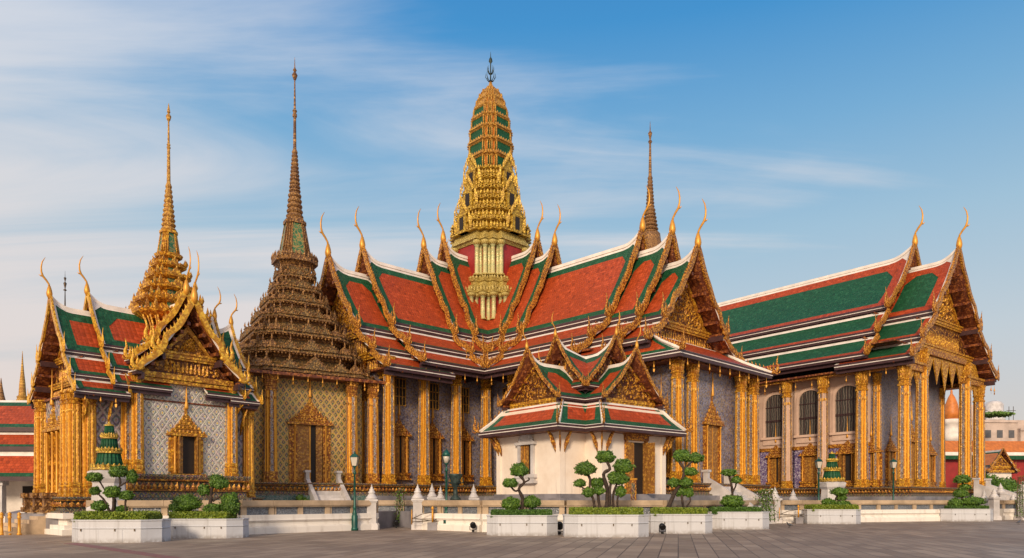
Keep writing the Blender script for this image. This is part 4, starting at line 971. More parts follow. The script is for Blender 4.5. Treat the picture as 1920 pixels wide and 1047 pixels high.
for s_ in range(-3, 4): wm.flame((.12, s_*.16, 1.66+(3-abs(s_))*.15), (1, 0), .2, .32, .08, .1)
wmf = wm.mesh('window'); 
for T, nm in ((rz(-90, -.15, -4.65, 3.1) @ Matrix.Scale(1.15, 4), 1),):
    o = link('window', wmf, wpv, T); q = MB(['door', 'dark', 'brass']); q.box(-.02, .03, -.42, .42, 0, 1.5, 1); q.box(.03, .07, -.42, .18, .02, 1.48, 0); q.box(.07, .09, -.14, -.1, .02, 1.48, 2); q.build('shutter', o)
dr = MB(['dark', 'door', 'brass', 'goldbar']); dr.box(-.02, .03, -.75, .75, 0, 3.0, 0); dr.box(.03, .08, -.72, -.2, .02, 2.98, 1); dr.box(.02, .9, .62, .68, .02, 2.98, 1)
for sg in (1, -1): y0, y1 = sorted((sg*.75, sg*.95)); dr.box(0, .14, y0, y1, 0, 3.1, 3)
dr.box(0, .18, -1.0, 1.0, 3.1, 3.4, 3); dr.box(.02, .4, -1.1, 1.1, 3.4, 3.55, 3)
dr.build('doorway', wpv, rz(0, 4.0, .1, 1.95))
# ------------------------------------------------------------------ low terrace walls
def wall_run(a, b, label, h0=0.0, group='lengths of low white wall round the terrace', phase=0):
    """white moulded plinth, mosaic panels between sandstone posts, sandstone coping"""
    a, b = Vector((*a, 0)), Vector((*b, 0)); d = (b-a); Ln = d.length; ang = math.degrees(math.atan2(d.y, d.x))
    root = thing('balustrade_wall', label, 'wall', a, ang, group)
    pl = MB(['whitewash'])
    for z0, z1, o in ((0, .30, .34), (.30, .36, .28), (.36, .56, .18), (.56, .62, .24), (.62, .66, .30), (.66, .90, .26)): pl.box(0, Ln, -o, .3, z0, z1, 0)
    pl.build('white_base', root)
    pn = MB(['panel']); pn.box(0.01, Ln-.01, -.06, .12, .9, 1.27); pn.build('mosaic_panels', root)
    cp = MB(['coping']); cp.box(-.03, Ln+.03, -.22, .28, 1.27, 1.33); 
    n = max(1, round(Ln/1.7))
    for i in range(n): cp.box(Ln*i/n+.006, Ln*(i+1)/n-.006, -.27, .33, 1.33, 1.59)
    for i in range(n+1):
        x = min(max(Ln*i/n, .15), Ln-.15); cp.box(x-.13, x+.13, -.14, .2, .9, 1.27)
        if i % 2: cp.box(x+.18, x+.26, -.10, .16, .9, 1.27)
    cp.build('coping', root); return root
segs = [((165, 32.0), (448, 33.4), 'low white wall behind the two leftmost planters'), ((449, 33.4), (704, 39.3), 'low white wall in front of the brown spired shrine'),
        ((790, 39.3), (906, 36.4), 'low white wall just right of the gate gap, behind the second green street lamp'), ((907, 36.4), (1060, 35.4), 'low white wall behind the planter left of the white pavilion'),
        ((1061, 35.4), (1240, 35.7), 'low white wall hidden behind the largest topiary planter'), ((1241, 35.7), (1446, 49.6), 'low white wall running back toward the right hall behind two planters'),
        ((1462, 50.2), (1776, 55.4), 'low white wall in front of the green roofed hall'), ((1877, 58.5), (1990, 60.5), 'low white wall at the far right edge')]
for (a, b, l) in segs: wall_run(wp(*a), wp(*b), l)
# the wall inside the gate gap, further back
wall_run(wp(700, 44.0), wp(800, 44.3), 'short low wall seen through the gate gap between the two white posts')

POST = {}
def post(px, Y, h, label, w=.34, group='white gate posts with pointed finials', z=0.0, mat='marble'):
    k = (h, w, mat)
    if k not in POST:
        m = MB([mat]); m.box(-w, w, -w, w, 0, .28); m.box(-w*.9, w*.9, -w*.9, w*.9, .28, .36); m.box(-w*.72, w*.72, -w*.72, w*.72, .36, h-.95); m.box(-w*.85, w*.85, -w*.85, w*.85, h-.95, h-.88); m.box(-w, w, -w, w, h-.88, h-.78)
        bd = m.mesh('shaft'); c = MB([mat]); c.lathe([(w*.92, h-.779), (w*.95, h-.70), (w*.80, h-.64), (w*.62, h-.56), (w*.48, h-.46), (w*.58, h-.43), (w*.56, h-.38), (w*.36, h-.32), (w*.42, h-.28), (w*.38, h-.24), (w*.2, h-.19), (w*.24, h-.15), (w*.1, h-.08), (.01, h+.04)], 12)
        POST[k] = (bd, c.mesh('finial'))
    bd, fi = POST[k]; r = thing('gate_post', label, 'post', (X(px, Y), Y, z), 8, group); link('shaft', bd, r); link('finial', fi, r); return r
post(697, 39.0, 2.42, 'white finial post on the left side of the gate gap'); post(783, 39.1, 2.45, 'white finial post on the right side of the gate gap')
post(810, 42.5, 1.6, 'short white finial just right of the gate gap, between gate post and green lamp', .3, z=.95); post(826, 45.0, 1.5, 'small white finial partly hidden by the second green lamp', .28, z=.95)
post(888, 42.0, 1.55, 'white spired finial left of the white pavilion above the wall', .3, z=.95)
post(1453, 50.0, 2.5, 'white finial post at the left of the gilded barrier', .36); post(1487, 54.0, 1.45, 'squat white finial behind the gilded barrier', .36, z=.95)
post(1864, 57.6, 2.6, 'white finial post beside the rightmost planter', .36); post(1876, 60.0, 3.0, 'tall white finial post near the right edge, next to the bushes', .38)
post(1899, 61, 2.1, 'short stubby white finial post at the right edge', .42); post(1918, 58, 3.1, 'white finial post cut by the right edge of the photo', .42)
post(1845, 59, 1.5, 'small grey finial at the foot of the right porch stairs', .3, z=.95)

# ------------------------------------------------------------------ stairs
def stairs(px, Y, rot, w, h, run, label, n=9, z=.95):
    r = thing('staircase', label, 'stairs', (X(px, Y), Y, z), rot, 'white marble stairs up to the halls')
    s = MB(['marble']);
    for i in range(n): s.box(-.0, run*(1-i/n), -w/2, w/2, h*i/n, h*(i+1)/n)
    s.build('steps', r)
    for sg in (1, -1):
        b = MB(['marble']); y = sg*(w/2+.13)
        b.prism([(0, 0), (run+.2, 0), (run+.2, .35), (run, .5), (.35, h+.35), (.35, h+.75), (.0, h+.75)], 'y', y-.12, y+.12)
        b.box(-.1, .42, y-.19, y+.19, h+.75, h+.9); b.build('side_wall', r)
    return r
stairs(604, 49.0, -57.9, 1.9, 1.75, 2.6, 'white marble stairs leading up to the door of the brown spired shrine')
stairs(1340, 48.5, -45.8, 2.4, 1.75, 3.2, 'white marble stairs below the porch of the large cross-shaped hall')
stairs(1838, 66.0, -51.7, 2.6, 1.75, 4.2, 'white marble stairs below the porch of the right hall')
# steps of the left pavilion
r = thing('brick_steps', 'worn stone steps at the far left pavilion doorway', 'steps', tuple(Matrix.Translation((-19.1, 39.3, 0)) @ Matrix.Rotation(R(-41.4), 4, 'Z') @ Vector((-.2, -5.6, 0))), -41.4-90)
s = MB(['coping', 'oldgold']); 
for i in range(6): s.box(0, 1.9*(1-i/6), -1.5, 1.5, 1.0*i/6, 1.0*(i+1)/6)
s.build('steps', r)
for y in (-1.5, 0, 1.5):
    q = MB(['oldgold']); q.box(-.1, .5, y-.22, y+.22, 1.0, 1.25); q.box(-.05, .4, y-.16, y+.16, 1.25, 1.7); q.box(-.1, .5, y-.24, y+.24, 1.7, 1.95); q.build('pedestal', r)

# ------------------------------------------------------------------ planters with clipped trees
def leafball(mb, c, r, n, leaf=.055, mi=0, core=True, seed=0):
    c = Vector(c); rx, ry, rz_ = r; rnd = random.Random(seed)
    def bump(d): return 1+.07*math.sin(d.x*7+seed)+.05*math.sin(d.x*15+d.z*12+seed)+.06*math.sin(d.y*8+seed*2)+.06*math.sin(d.z*9-seed)
    if core:
        rings = []
        for i in range(1, 8):
            th = math.pi*i/8; row = []
            for j in range(12):
                a = 2*math.pi*j/12; d = Vector((math.sin(th)*math.cos(a), math.sin(th)*math.sin(a), -math.cos(th))); f = .86*bump(d)
                if d.z < 0: d.z *= .75
                row.append((c.x+d.x*rx*f, c.y+d.y*ry*f, c.z+d.z*rz_*f))
            rings.append(row)
        mb.loft(rings, mi, cap=True, sm=True)
    for i in range(n):
        z = rnd.uniform(-1, 1); a = rnd.uniform(0, 2*math.pi); q = math.sqrt(1-z*z); d = Vector((q*math.cos(a), q*math.sin(a), z)); f = bump(d)*(rnd.uniform(.82, 1.04) if rnd.random() > .06 else rnd.uniform(1.04, 1.16))
        zz = d.z*(.75 if d.z < 0 else 1)
        p = c+Vector((d.x*rx*f, d.y*ry*f, zz*rz_*f)); u = Vector((rnd.gauss(0, 1), rnd.gauss(0, 1), rnd.gauss(0, 1))).normalized(); v = u.cross(d+Vector((rnd.uniform(-.6, .6), rnd.uniform(-.6, .6), rnd.uniform(-.6, .6)))).normalized()
        l = leaf*rnd.uniform(.7, 1.4); j = mb.pts([p-u*l, p+v*l*.55, p+u*l, p-v*l*.55]); mb.face((j, j+1, j+2, j+3), mi)
def hedge(mb, x0, x1, y0, y1, z0, z1, n, leaf=.06, mi=0, seed=3):
    rnd = random.Random(seed); mb.box(x0, x1, y0, y1, z0, z1-.05, mi)
    for i in range(n):
        f = rnd.random(); 
        if f < .45: p = (rnd.uniform(x0, x1), rnd.uniform(y0, y1), z1-.05+rnd.uniform(-.02, .09))
        elif f < .85: p = (rnd.uniform(x0, x1), y0-rnd.uniform(-.02, .05), rnd.uniform(z0, z1))
        else: p = (rnd.choice((x0-.02, x1+.02)), rnd.uniform(y0, y1), rnd.uniform(z0, z1))
        p = Vector(p); u = Vector((rnd.gauss(0, 1), rnd.gauss(0, 1), rnd.gauss(0, 1.3))).normalized(); v = u.cross(Vector((rnd.gauss(0, 1), rnd.gauss(0, 1), rnd.gauss(0, 1)))).normalized(); l = leaf*rnd.uniform(.7, 1.4)
        j = mb.pts([p-u*l, p+v*l*.5, p+u*l, p-v*l*.5]); mb.face((j, j+1, j+2, j+3), mi)

def planter(px0, px1, Y, H, label, hedge_px, hmat, hedge_label, rot=0.0):
    x0, x1 = X(px0, Y), X(px1, Y); W = x1-x0; D = min(2.2, W*.55); cx = (x0+x1)/2
    r = thing('planter', label, 'planter', (cx, Y, 0), rot, 'white octagonal planters along the terrace wall')
    hw, hd, c = W/2, D/2, min(.55, W*.16)
    def octa(o, z): return [(-hw+c-o*.4, 0-o, z), (hw-c+o*.4, 0-o, z), (hw+o, c-o*.4, z), (hw+o, D-c, z), (hw-c, D+o, z), (-hw+c, D+o, z), (-hw-o, D-c, z), (-hw-o, c-o*.4, z)]
    m = MB(['planter', 'soil']); m.loft([octa(0, 0), octa(0, H*.58)], 0, cap=False); m.loft([octa(-.02, H*.58), octa(-.02, H*.61)], 0, cap=False); m.loft([octa(.012, H*.61), octa(.012, H*.64), octa(-.005, H*.66), octa(-.005, H*.93), octa(.03, H*.95), octa(.03, H)], 0, cap=False)
    o1, o2, i1 = octa(.03, H), octa(-.16, H), octa(-.16, H-.12); m.loft([o1, o2, i1], 0, cap=False); j = m.pts(i1); m.face(tuple(range(j, j+8)), 1)
    m.build('basin', r)
    q = MB(['planter'])
    for fx in (-.30, .22): q.box(fx*hw-.10, fx*hw+.10, -.012, .05, .0, H*.57, 0)
    q.box(-.30*hw+.10, .22*hw-.10, -.006, .05, .0, H*.57, 0); q.build('front_panel', r)
    for fx in (-.62, .12, .55):
        q = MB(['iron']); q.box(fx*hw-.02, fx*hw+.02, -.04, -.018, H*.5, H*.6); q.build('drain_bracket', r)
    hm = MB([hmat]); h0, h1 = X(hedge_px[0], Y+.3)-cx, X(hedge_px[1], Y+.3)-cx; hz_ = .26 if hmat != 'leaf3' else .2
    hedge(hm, h0, h1, .28, D-.3, H-.1, H+hz_, int(1500*(h1-h0)), .05 if Y < 36 else .065, 0, int(px0)); tag(hm.build('clipped_hedge', None, Matrix.Translation((cx, Y, 0))), hedge_label, 'hedge', 'clipped hedges in the planters')
    return D
def topiary(label, Y, pads, trunks, base=None, mat='leaf', dens=1.0):
    """pads: (px,py,rx,ry) clipped clouds; trunks: lists of (px,py,width px)"""
    k = Y/F; b0 = trunks[0][0]; o = at(b0[0], b0[1], Y); r = thing('cloud_pruned_tree', label, 'tree', o, 0, 'cloud-pruned trees in the planters'); inv = Matrix.Translation(-o)
    t = MB(['bark'], inv)
    for i, tr in enumerate(trunks):
        rnd = random.Random(i*7+int(Y*10)); pts = []; rad = []
        for q, p in enumerate(tr):
            dy = 0 if q == 0 else rnd.uniform(-.12, .12); pts.append(at(p[0], p[1], Y)+Vector((0, dy, 0))); rad.append(p[2]*k/2)
        # smooth the path
        P2, R2 = [], []
        for q in range(len(pts)-1):
            a, b_, c_, d_ = pts[max(q-1, 0)], pts[q], pts[q+1], pts[min(q+2, len(pts)-1)]
            for s in range(4):
                u = s/4; P2.append(.5*((2*b_)+(c_-a)*u+(2*a-5*b_+4*c_-d_)*u*u+(3*b_-a-3*c_+d_)*u**3)); R2.append(lerp(rad[q], rad[q+1], u)*(1+.12*math.sin(q*5+s*2.1)))
        P2.append(pts[-1]); R2.append(rad[-1]); t.tube(P2, R2, 7)
    t.build('trunk', r)
    for i, (px, py, rx, ry) in enumerate(pads):
        f = MB([mat], inv); c = at(px, py, Y)+Vector((0, random.uniform(-.15, .15), 0)); n = int(min(2200, 400+rx*ry*9)*dens); leafball(f, c, (rx*k, rx*k*.9, ry*1.15*k), n, .042*(Y/30), 0, True, i*3+int(px)); f.build('foliage_cloud', r)
    return r
planter(121, 290, 27, .86, 'weathered white planter at the far left, holding a many-headed clipped tree', (140, 273), 'leaf2', 'bright yellow green hedge in the leftmost planter', 2)
planter(302, 447, 30, .82, 'weathered white planter, second from the left, with round shrubs', (318, 424), 'leaf2', 'bright yellow green hedge beside a ball shrub, second planter from the left', 2)
planter(912, 1047, 32.2, .92, 'white planter in front of the left wall of the white pavilion', (922, 1034), 'leaf3', 'dark green low hedge in front of the white pavilion window', 0)
planter(1060, 1221, 30.9, .97, 'largest white planter, at the centre in front of the white pavilion', (1073, 1205), 'leaf2', 'yellow green hedge under the largest group of clipped trees', 0)
planter(1224, 1341, 34.3, .93, 'white planter with a black floodlight at its foot', (1228, 1326), 'leaf2', 'yellow green hedge under the leaning clipped tree', 0)
planter(1337, 1447, 39.3, .96, 'white planter in front of the porch stairs of the large hall', (1338, 1426), 'leaf3', 'dark green grassy hedge in front of the porch stairs', -2)
planter(1520, 1620, 48, .98, 'white planter beside the gilded barrier, in front of the green mosaic cone', (1524, 1609), 'leaf2', 'yellow green hedge between the two lamps at the right', -2)
planter(1773, 1870, 54, .94, 'rightmost white planter, in front of the right hall porch', (1785, 1853), 'leaf3', 'dark green hedge in the rightmost planter', -2)
topiary('clipped tree with eight green clouds in the leftmost planter', 27.7, [(180, 896, 14, 8), (222, 886, 16, 10), (245, 895, 9, 12), (179, 922, 9, 7), (212, 924, 15, 10), (236, 930, 12, 8), (190, 950, 14, 9), (226, 955, 9, 6)],
        [[(210, 965, 8), (212, 945, 7), (210, 930, 6)], [(206, 962, 6), (200, 940, 4), (185, 926, 3)], [(212, 930, 5), (224, 910, 4), (222, 892, 4)], [(224, 912, 4), (238, 905, 3), (244, 898, 3)], [(200, 925, 3), (192, 908, 3), (184, 899, 3)], [(236, 965, 4), (234, 945, 4), (236, 933, 3)], [(213, 960, 6), (216, 935, 5), (224, 915, 4)]])
topiary('dark clipped tree with a round ball shrub in the second planter from the left', 30.8, [(409, 907, 16, 11), (403, 896, 9, 5), (381, 920, 11, 10), (350, 945, 24, 15), (335, 952, 14, 10), (430, 948, 18, 20), (400, 955, 16, 9)],
        [[(392, 962, 8), (396, 940, 7), (394, 925, 6), (400, 905, 5)], [(396, 938, 5), (388, 930, 4), (382, 922, 3)], [(398, 940, 5), (410, 932, 4), (416, 925, 3)]])
topiary('clipped tree with two raised clouds and two ground balls before the white pavilion window', 33.0, [(974, 883, 16, 12), (957, 907, 14, 8), (958, 946, 16, 12), (997, 943, 15, 11)],
        [[(978, 956, 8), (980, 935, 7), (973, 917, 6), (983, 904, 5), (974, 892, 5)], [(974, 918, 4), (966, 921, 4), (957, 912, 3)], [(982, 905, 4), (992, 900, 3), (990, 896, 2)]])
topiary('largest clipped tree group, nine clouds on several dark stems, in the central planter', 31.8, [(1136, 858, 18, 11), (1097, 881, 18, 12), (1088, 907, 10, 7), (1120, 907, 13, 9), (1103, 924, 10, 9), (1123, 921, 10, 7), (1169, 876, 18, 12), (1160, 899, 19, 11), (1164, 923, 9, 10), (1151, 893, 11, 7)],
        [[(1137, 957, 9), (1139, 920, 8), (1131, 890, 7), (1143, 880, 6), (1138, 866, 5)], [(1115, 957, 6), (1112, 935, 5), (1104, 926, 4)], [(1104, 924, 4), (1106, 900, 5), (1100, 888, 5)], [(1106, 913, 3), (1096, 917, 3), (1088, 910, 3)], [(1125, 957, 6), (1122, 935, 6), (1120, 912, 4)], [(1144, 957, 6), (1143, 920, 5), (1146, 900, 4)], [(1151, 957, 6), (1150, 930, 5), (1157, 905, 4)], [(1158, 957, 5), (1157, 935, 4), (1163, 925, 3)], [(1156, 905, 4), (1168, 895, 4), (1169, 880, 3)]])
topiary('leaning clipped tree on a slanted trunk in the planter with the floodlight', 35.2, [(1280, 856, 16, 11), (1305, 860, 14, 9), (1294, 886, 13, 7), (1263, 906, 10, 8), (1284, 906, 12, 8), (1278, 923, 11, 9), (1292, 924, 8, 9)],
        [[(1252, 955, 9), (1264, 928, 8), (1276, 905, 7), (1282, 884, 6), (1272, 862, 5)], [(1281, 882, 5), (1292, 870, 4), (1302, 863, 3)], [(1282, 955, 5), (1278, 938, 5), (1279, 925, 4)], [(1284, 955, 4), (1293, 940, 3), (1293, 928, 3)], [(1276, 905, 4), (1268, 908, 3), (1263, 908, 2)]])
topiary('small flat-topped clipped tree over a round shrub, before the porch stairs', 40.2, [(1367, 887, 14, 6), (1380, 901, 9, 6), (1374, 942, 21, 12)],
        [[(1373, 955, 5), (1374, 925, 5), (1370, 908, 5), (1367, 892, 4)], [(1374, 922, 4), (1380, 912, 3), (1380, 904, 3)]], dens=.8)
topiary('low spreading clipped tree in front of the green mosaic cone', 49.0, [(1573, 923, 14, 7), (1579, 934, 9, 5), (1553, 942, 11, 6), (1578, 945, 14, 5)],
        [[(1567, 953, 4), (1567, 940, 4), (1572, 926, 3)], [(1568, 942, 3), (1576, 938, 3), (1579, 936, 2)]], dens=.7)
topiary('bushy clipped tree in the rightmost planter', 54.8, [(1803, 900, 14, 7), (1809, 914, 9, 5), (1804, 926, 12, 8), (1822, 941, 21, 8), (1792, 944, 12, 8)],
        [[(1806, 953, 4), (1805, 930, 4), (1808, 915, 3), (1803, 903, 3)]], dens=.7)

# ------------------------------------------------------------------ street lamps
LM = {}
def lamp(px, Y, hgt, label, kind=0):
    r = thing('street_lamp', label, 'street lamp', (X(px, Y), Y, 0), 0, 'green cast-iron lamps on the plaza')
    key = (round(hgt, 2), kind)
    if key not in LM:
        h = hgt
        p = MB(['lampgreen']); p.lathe([(.20, 0), (.20, .12), (.17, .16), (.165, .75), (.12, .85), (.14, .9), (.085, 1.0), (.085, 1.15), (.11, 1.2), (.065, 1.28), (.055, h-1.15), (.09, h-1.12), (.09, h-1.05), (.05, h-1.0), (.045, h-.8), (.10, h-.74), (.12, h-.70)], 12)
        a = MB(['lampglass']); a.loft([[(-.12, -.12, h-.70), (.12, -.12, h-.70), (.12, .12, h-.70), (-.12, .12, h-.70)], [(-.19, -.19, h-.25), (.19, -.19, h-.25), (.19, .19, h-.25), (-.19, .19, h-.25)]]) if kind == 0 else a.lathe([(.10, h-.7), (.19, h-.5), (.2, h-.38), (.16, h-.28)], 12)
        c = MB(['lampgreen'])
        for sx in (-1, 1):
            for sy in (-1, 1): c.tube([(sx*.12, sy*.12, h-.70), (sx*.195, sy*.195, h-.25)], .014, 4)
        if kind == 0: c.loft([[(-.23, -.23, h-.25), (.23, -.23, h-.25), (.23, .23, h-.25), (-.23, .23, h-.25)], [(-.10, -.10, h-.08), (.10, -.10, h-.08), (.10, .10, h-.08), (-.10, .10, h-.08)]]); c.lathe([(.05, h-.08), (.06, h-.03), (.01, h+.06)], 8)
        else: c.lathe([(.22, h-.34), (.2, h-.2), (.12, h-.06), (.03, h), (.01, h+.08)], 12)
        LM[key] = (p.mesh('post'), a.mesh('lantern_glass'), c.mesh('lantern_cap'))
    for nm, me in zip(('post', 'lantern_glass', 'lantern_cap'), LM[key]): link(nm, me, r)
    return r
lamp(665, 37.8, 4.1, 'green street lamp with a square lantern, in front of the brown spired shrine')
lamp(837, 38.0, 4.25, 'green street lamp with a rounded lantern, between the gate gap and the white pavilion', 1)
lamp(1535, 51.5, 4.6, 'green street lamp just left of the small green mosaic cone', 0)
lamp(1675, 54.8, 4.75, 'green street lamp in front of the near corner of the right hall', 0)

# ------------------------------------------------------------------ green mosaic cones
def cone(px, Y, zb, zt, rb, label):
    r = thing('mosaic_cone', label, 'mosaic cone', (X(px, Y), Y, .95), 0, 'green porcelain ceremonial cones')
    s = MB(['marble']); z0 = zb-.95
    s.lathe([(rb*1.5, 0), (rb*1.5, z0*.15), (rb*1.2, z0*.22), (rb*1.1, z0*.7), (rb*1.35, z0*.8), (rb*1.45, z0*.95), (rb*1.1, z0)], 8, sm=False); s.build('pedestal', r)
    h = zt-zb; c = MB(['green', 'yellowg']); n = 20
    for (t0, t1, r0, r1, m) in ((0, .05, 1.25, 1.2, 1), (.05, .10, 1.05, 1.0, 1), (.10, .34, .86, .70, 0), (.34, .38, .84, .80, 1), (.38, .43, .74, .70, 1), (.43, .64, .56, .46, 0), (.64, .67, .56, .55, 1), (.67, .71, .48, .45, 1), (.71, .9, .34, .24, 0), (.9, .93, .32, .30, 1), (.93, 1.0, .16, .03, 1)):
        c.lathe([(rb*r0, z0+h*t0), (rb*r1, z0+h*t1)], n, m, sm=False)
    for t, rr in ((.05, 1.15), (.38, .78), (.67, .52)):
        ring = [(rb*rr*math.cos(i*math.pi/10), rb*rr*math.sin(i*math.pi/10), 0) for i in range(20)]; flames_ring(c, ring, z0+h*t, rb*.3, rb*.26, h*.09, .0, 1)
    for i in range(n):
        a = 2*math.pi*i/n
        for t0, t1, r0, r1 in ((.10, .34, .87, .71), (.43, .64, .57, .47), (.71, .9, .35, .25)): c.tube([(rb*r0*math.cos(a), rb*r0*math.sin(a), z0+h*t0), (rb*r1*math.cos(a), rb*r1*math.sin(a), z0+h*t1)], rb*.045, 4, 0)
    c.build('cone', r)
cone(205, 32.4, 2.95, 5.15, .62, 'large green tiered mosaic cone on a white pedestal beside the left pavilion')
cone(1560, 58.5, 3.1, 5.6, .78, 'small green tiered mosaic cone on a white pedestal before the right hall windows')

# ------------------------------------------------------------------ small things
tag_ = 0
def urn(px, Y):
    r = MB(['verdi']); r.lathe([(.34, 0), (.30, .12), (.14, .3), (.12, .75), (.26, .95), (.34, 1.05), (.30, 1.2), (.42, 1.45), (.46, 1.55), (.40, 1.58)], 14)
    for k in range(4):
        a = k*math.pi/2+.4; r.tube([(math.cos(a)*.3, math.sin(a)*.3, 1.0), (math.cos(a)*.5, math.sin(a)*.5, 1.1), (math.cos(a)*.45, math.sin(a)*.45, 1.35)], .035, 5)
    tag(r.build('bronze_urn', None, Matrix.Translation((X(px, Y), Y, 1.6))), 'dark green bronze urn on a stand beside the second street lamp', 'urn')
    p = MB(['stone']); p.box(-.5, .5, -.5, .5, .95, 1.2); p.box(-.36, .36, -.36, .36, 1.2, 1.598); tag(p.build('urn_pedestal', None, Matrix.Translation((X(px, Y), Y, 0))), 'grey stone pedestal under the dark bronze urn', 'pedestal')
urn(854, 43.5)
def barrier(px, Y, label, w=2.4, rot=0):
    r = thing('gilded_barrier', label, 'barrier', (X(px, Y), Y, 0), rot, 'folding metal barriers on stone feet')
    b = MB(['stone']); b.box(-.25, .25, -.22, .22, 0, .42); b.build('foot', r)
    m = MB(['iron', 'brass']); m.tube([(0, 0, .42), (0, 0, 1.15)], .055, 6, 1); m.lathe([(.07, 1.12), (.09, 1.17), (.02, 1.28)], 8, 1)
    for sg in (-1, 1):
        m.tube([(0, 0, .95), (sg*w*.25, 0, .86), (sg*w*.5, 0, 1.1 if sg > 0 else .6)], .022, 5, 0); m.tube([(0, 0, .5), (sg*w*.5, 0, .44)], .022, 5, 0); m.tube([(0, 0, .48), (sg*w*.5, 0, 1.1 if sg > 0 else .65)], .02, 5, 0)
        m.tube([(sg*w*.5, 0, .3), (sg*w*.5, 0, 1.1)], .03, 5, 1)
    m.build('rail', r)
barrier(811, 38.2, 'bronze barrier with slanting rails beside the right gate post', 2.2); barrier(1497, 49.2, 'gilded barrier by the white planter in front of the right hall', 2.6); barrier(1478, 50.5, 'second gilded barrier, the one nearer the white post of the right hall', 1.6, 20)
BL = MB(['brass']); BL.lathe([(.10, 0), (.10, .06), (.065, .1), (.06, .75), (.085, .78), (.085, .84), (.05, .87), (.085, .93), (.07, 1.0), (.01, 1.06)], 10); blm = BL.mesh('bollard')
for px, l in ((3, 'gold bollard cut by the left edge of the photo'), (18, 'middle gold bollard of the three at the far left'), (36, 'gold bollard nearest the steps of the left pavilion')):
    tag(link('bollard', blm, None, Matrix.Translation((X(px, 33), 33, 0))), l, 'bollard', 'gold bollards by the left pavilion')
def flood(px, Y, label, s=1.0, z=0.0):
    r = thing('floodlight', label, 'floodlight', (X(px, Y), Y, z), 15, 'small black floodlights on the paving')
    b = MB(['black']); b.box(-.05, .05, -.05, .05, 0, .12); b.tube([(-.16, 0, .1), (-.16, 0, .3)], .018, 5); b.tube([(.16, 0, .1), (.16, 0, .3)], .018, 5); b.box(-.17, .17, -.02, .02, .09, .12); b.build('bracket', r, Matrix.Scale(s, 4))
    h = MB(['black', 'farwin']); h.lathe([(.15, 0), (.15, .16), (.12, .22), (.07, .24)], 12, 0, Matrix.Translation((0, -.08, .3)) @ Matrix.Rotation(R(-60), 4, 'X')); h.build('lamp_head', r, Matrix.Scale(s, 4))
flood(296, 31.5, 'black floodlight in the gap between the two leftmost planters', 1.1); flood(1242, 34.0, 'round black floodlight against the planter with the leaning tree', 1.0); flood(887, 36.0, 'thin black spotlight against the wall right of the second lamp', 1.0); flood(1049, 33.6, 'black floodlight in the gap left of the largest planter', 1.2); flood(743, 41.0, 'black floodlight inside the gate gap', .9)
# pigeons
def pigeon(px, Y, label, rot):
    o = bpy.data.objects
    m = MB(['black', 'farwin']); prof = [(-.17, .10, .015, .01), (-.10, .11, .03, .025), (-.02, .125, .06, .055), (.06, .14, .062, .06), (.12, .17, .045, .045), (.145, .215, .03, .032), (.165, .24, .028, .028), (.19, .24, .02, .02), (.225, .232, .004, .004)]
    m.loft([[(x, ry*math.cos(a*math.pi/4), z+rz_*math.sin(a*math.pi/4)) for a in range(8)] for x, z, ry, rz_ in prof], 1, sm=True)
    for sg in (1, -1): m.tube([(.03, sg*.025, .1), (.03, sg*.028, .03), (.04, sg*.03, .0)], .008, 4, 0); m.tube([(.03, sg*.03, .004), (.07, sg*.035, .004)], .007, 4, 0)
    tag(m.build('pigeon', None, rz(rot, X(px, Y), Y, 0) @ Matrix.Scale(1.25, 4)), label, 'pigeon')
pigeon(1481, 42.0, 'dark pigeon standing on the paving in front of the gilded barrier', 200); pigeon(1909, 47, 'tiny dark pigeon on the paving at the far right', 20)
# gilded standing sign panel by the pavilion door
r = thing('sign_panel', 'narrow gilded standing panel beside the door of the white pavilion', 'sign', (X(1188, 39.5), 39.5, .95), -51)
b = MB(['gold', 'dado']); b.box(-.18, .18, -.03, .03, .25, 1.75, 0); b.box(-.12, .12, -.04, -.03, .4, 1.6, 1); b.build('panel', r); b = MB(['brass']); b.box(-.03, .03, -.03, .03, 0, .25); b.box(-.3, .3, -.15, .15, 0, .05); b.box(-.22, .22, -.05, .05, 1.75, 1.85); b.build('frame', r)
# leafy wire frames
def vine(px, Y, w, h, label, n=1400):
    k = thing('climbing_plant', label, 'plant', (X(px, Y), Y, 0), 0); m = MB(['iron'])
    for i in range(5): m.tube([(-w/2+i*w/4, random.uniform(-.1, .1), .2), (-w/2+i*w/4+random.uniform(-.1, .1), random.uniform(-.1, .1), h*.6), (-w*.3+i*w*.15, 0, h)], .025, 5)
    m.build('stems', k); f = MB(['leaf', 'marble']); rnd = random.Random(int(px))
    for i in range(n):
        t = rnd.random(); p = Vector((rnd.gauss(0, .28)*w, rnd.gauss(0, .2)*w, .3+t*(h-.2))); u = Vector((rnd.gauss(0, 1), rnd.gauss(0, 1), rnd.gauss(0, 1))).normalized(); v = u.cross(Vector((rnd.gauss(0, 1), rnd.gauss(0, 1), rnd.gauss(0, 1)))).normalized(); l = .05*rnd.uniform(.6, 1.5)
        j = f.pts([p-u*l, p+v*l*.6, p+u*l, p-v*l*.6]); f.face((j, j+1, j+2, j+3), 1 if rnd.random() < .12 else 0)
    f.build('foliage', k)
vine(1437, 46, 1.0, 2.2, 'tall leafy climbing plant beside the white post before the right hall'); vine(750, 42.5, .5, 2.2, 'thin climbing plant in the gate gap', 420); vine(1914, 56, .7, 3.4, 'climbing plant hanging at the right edge of the photo', 500)
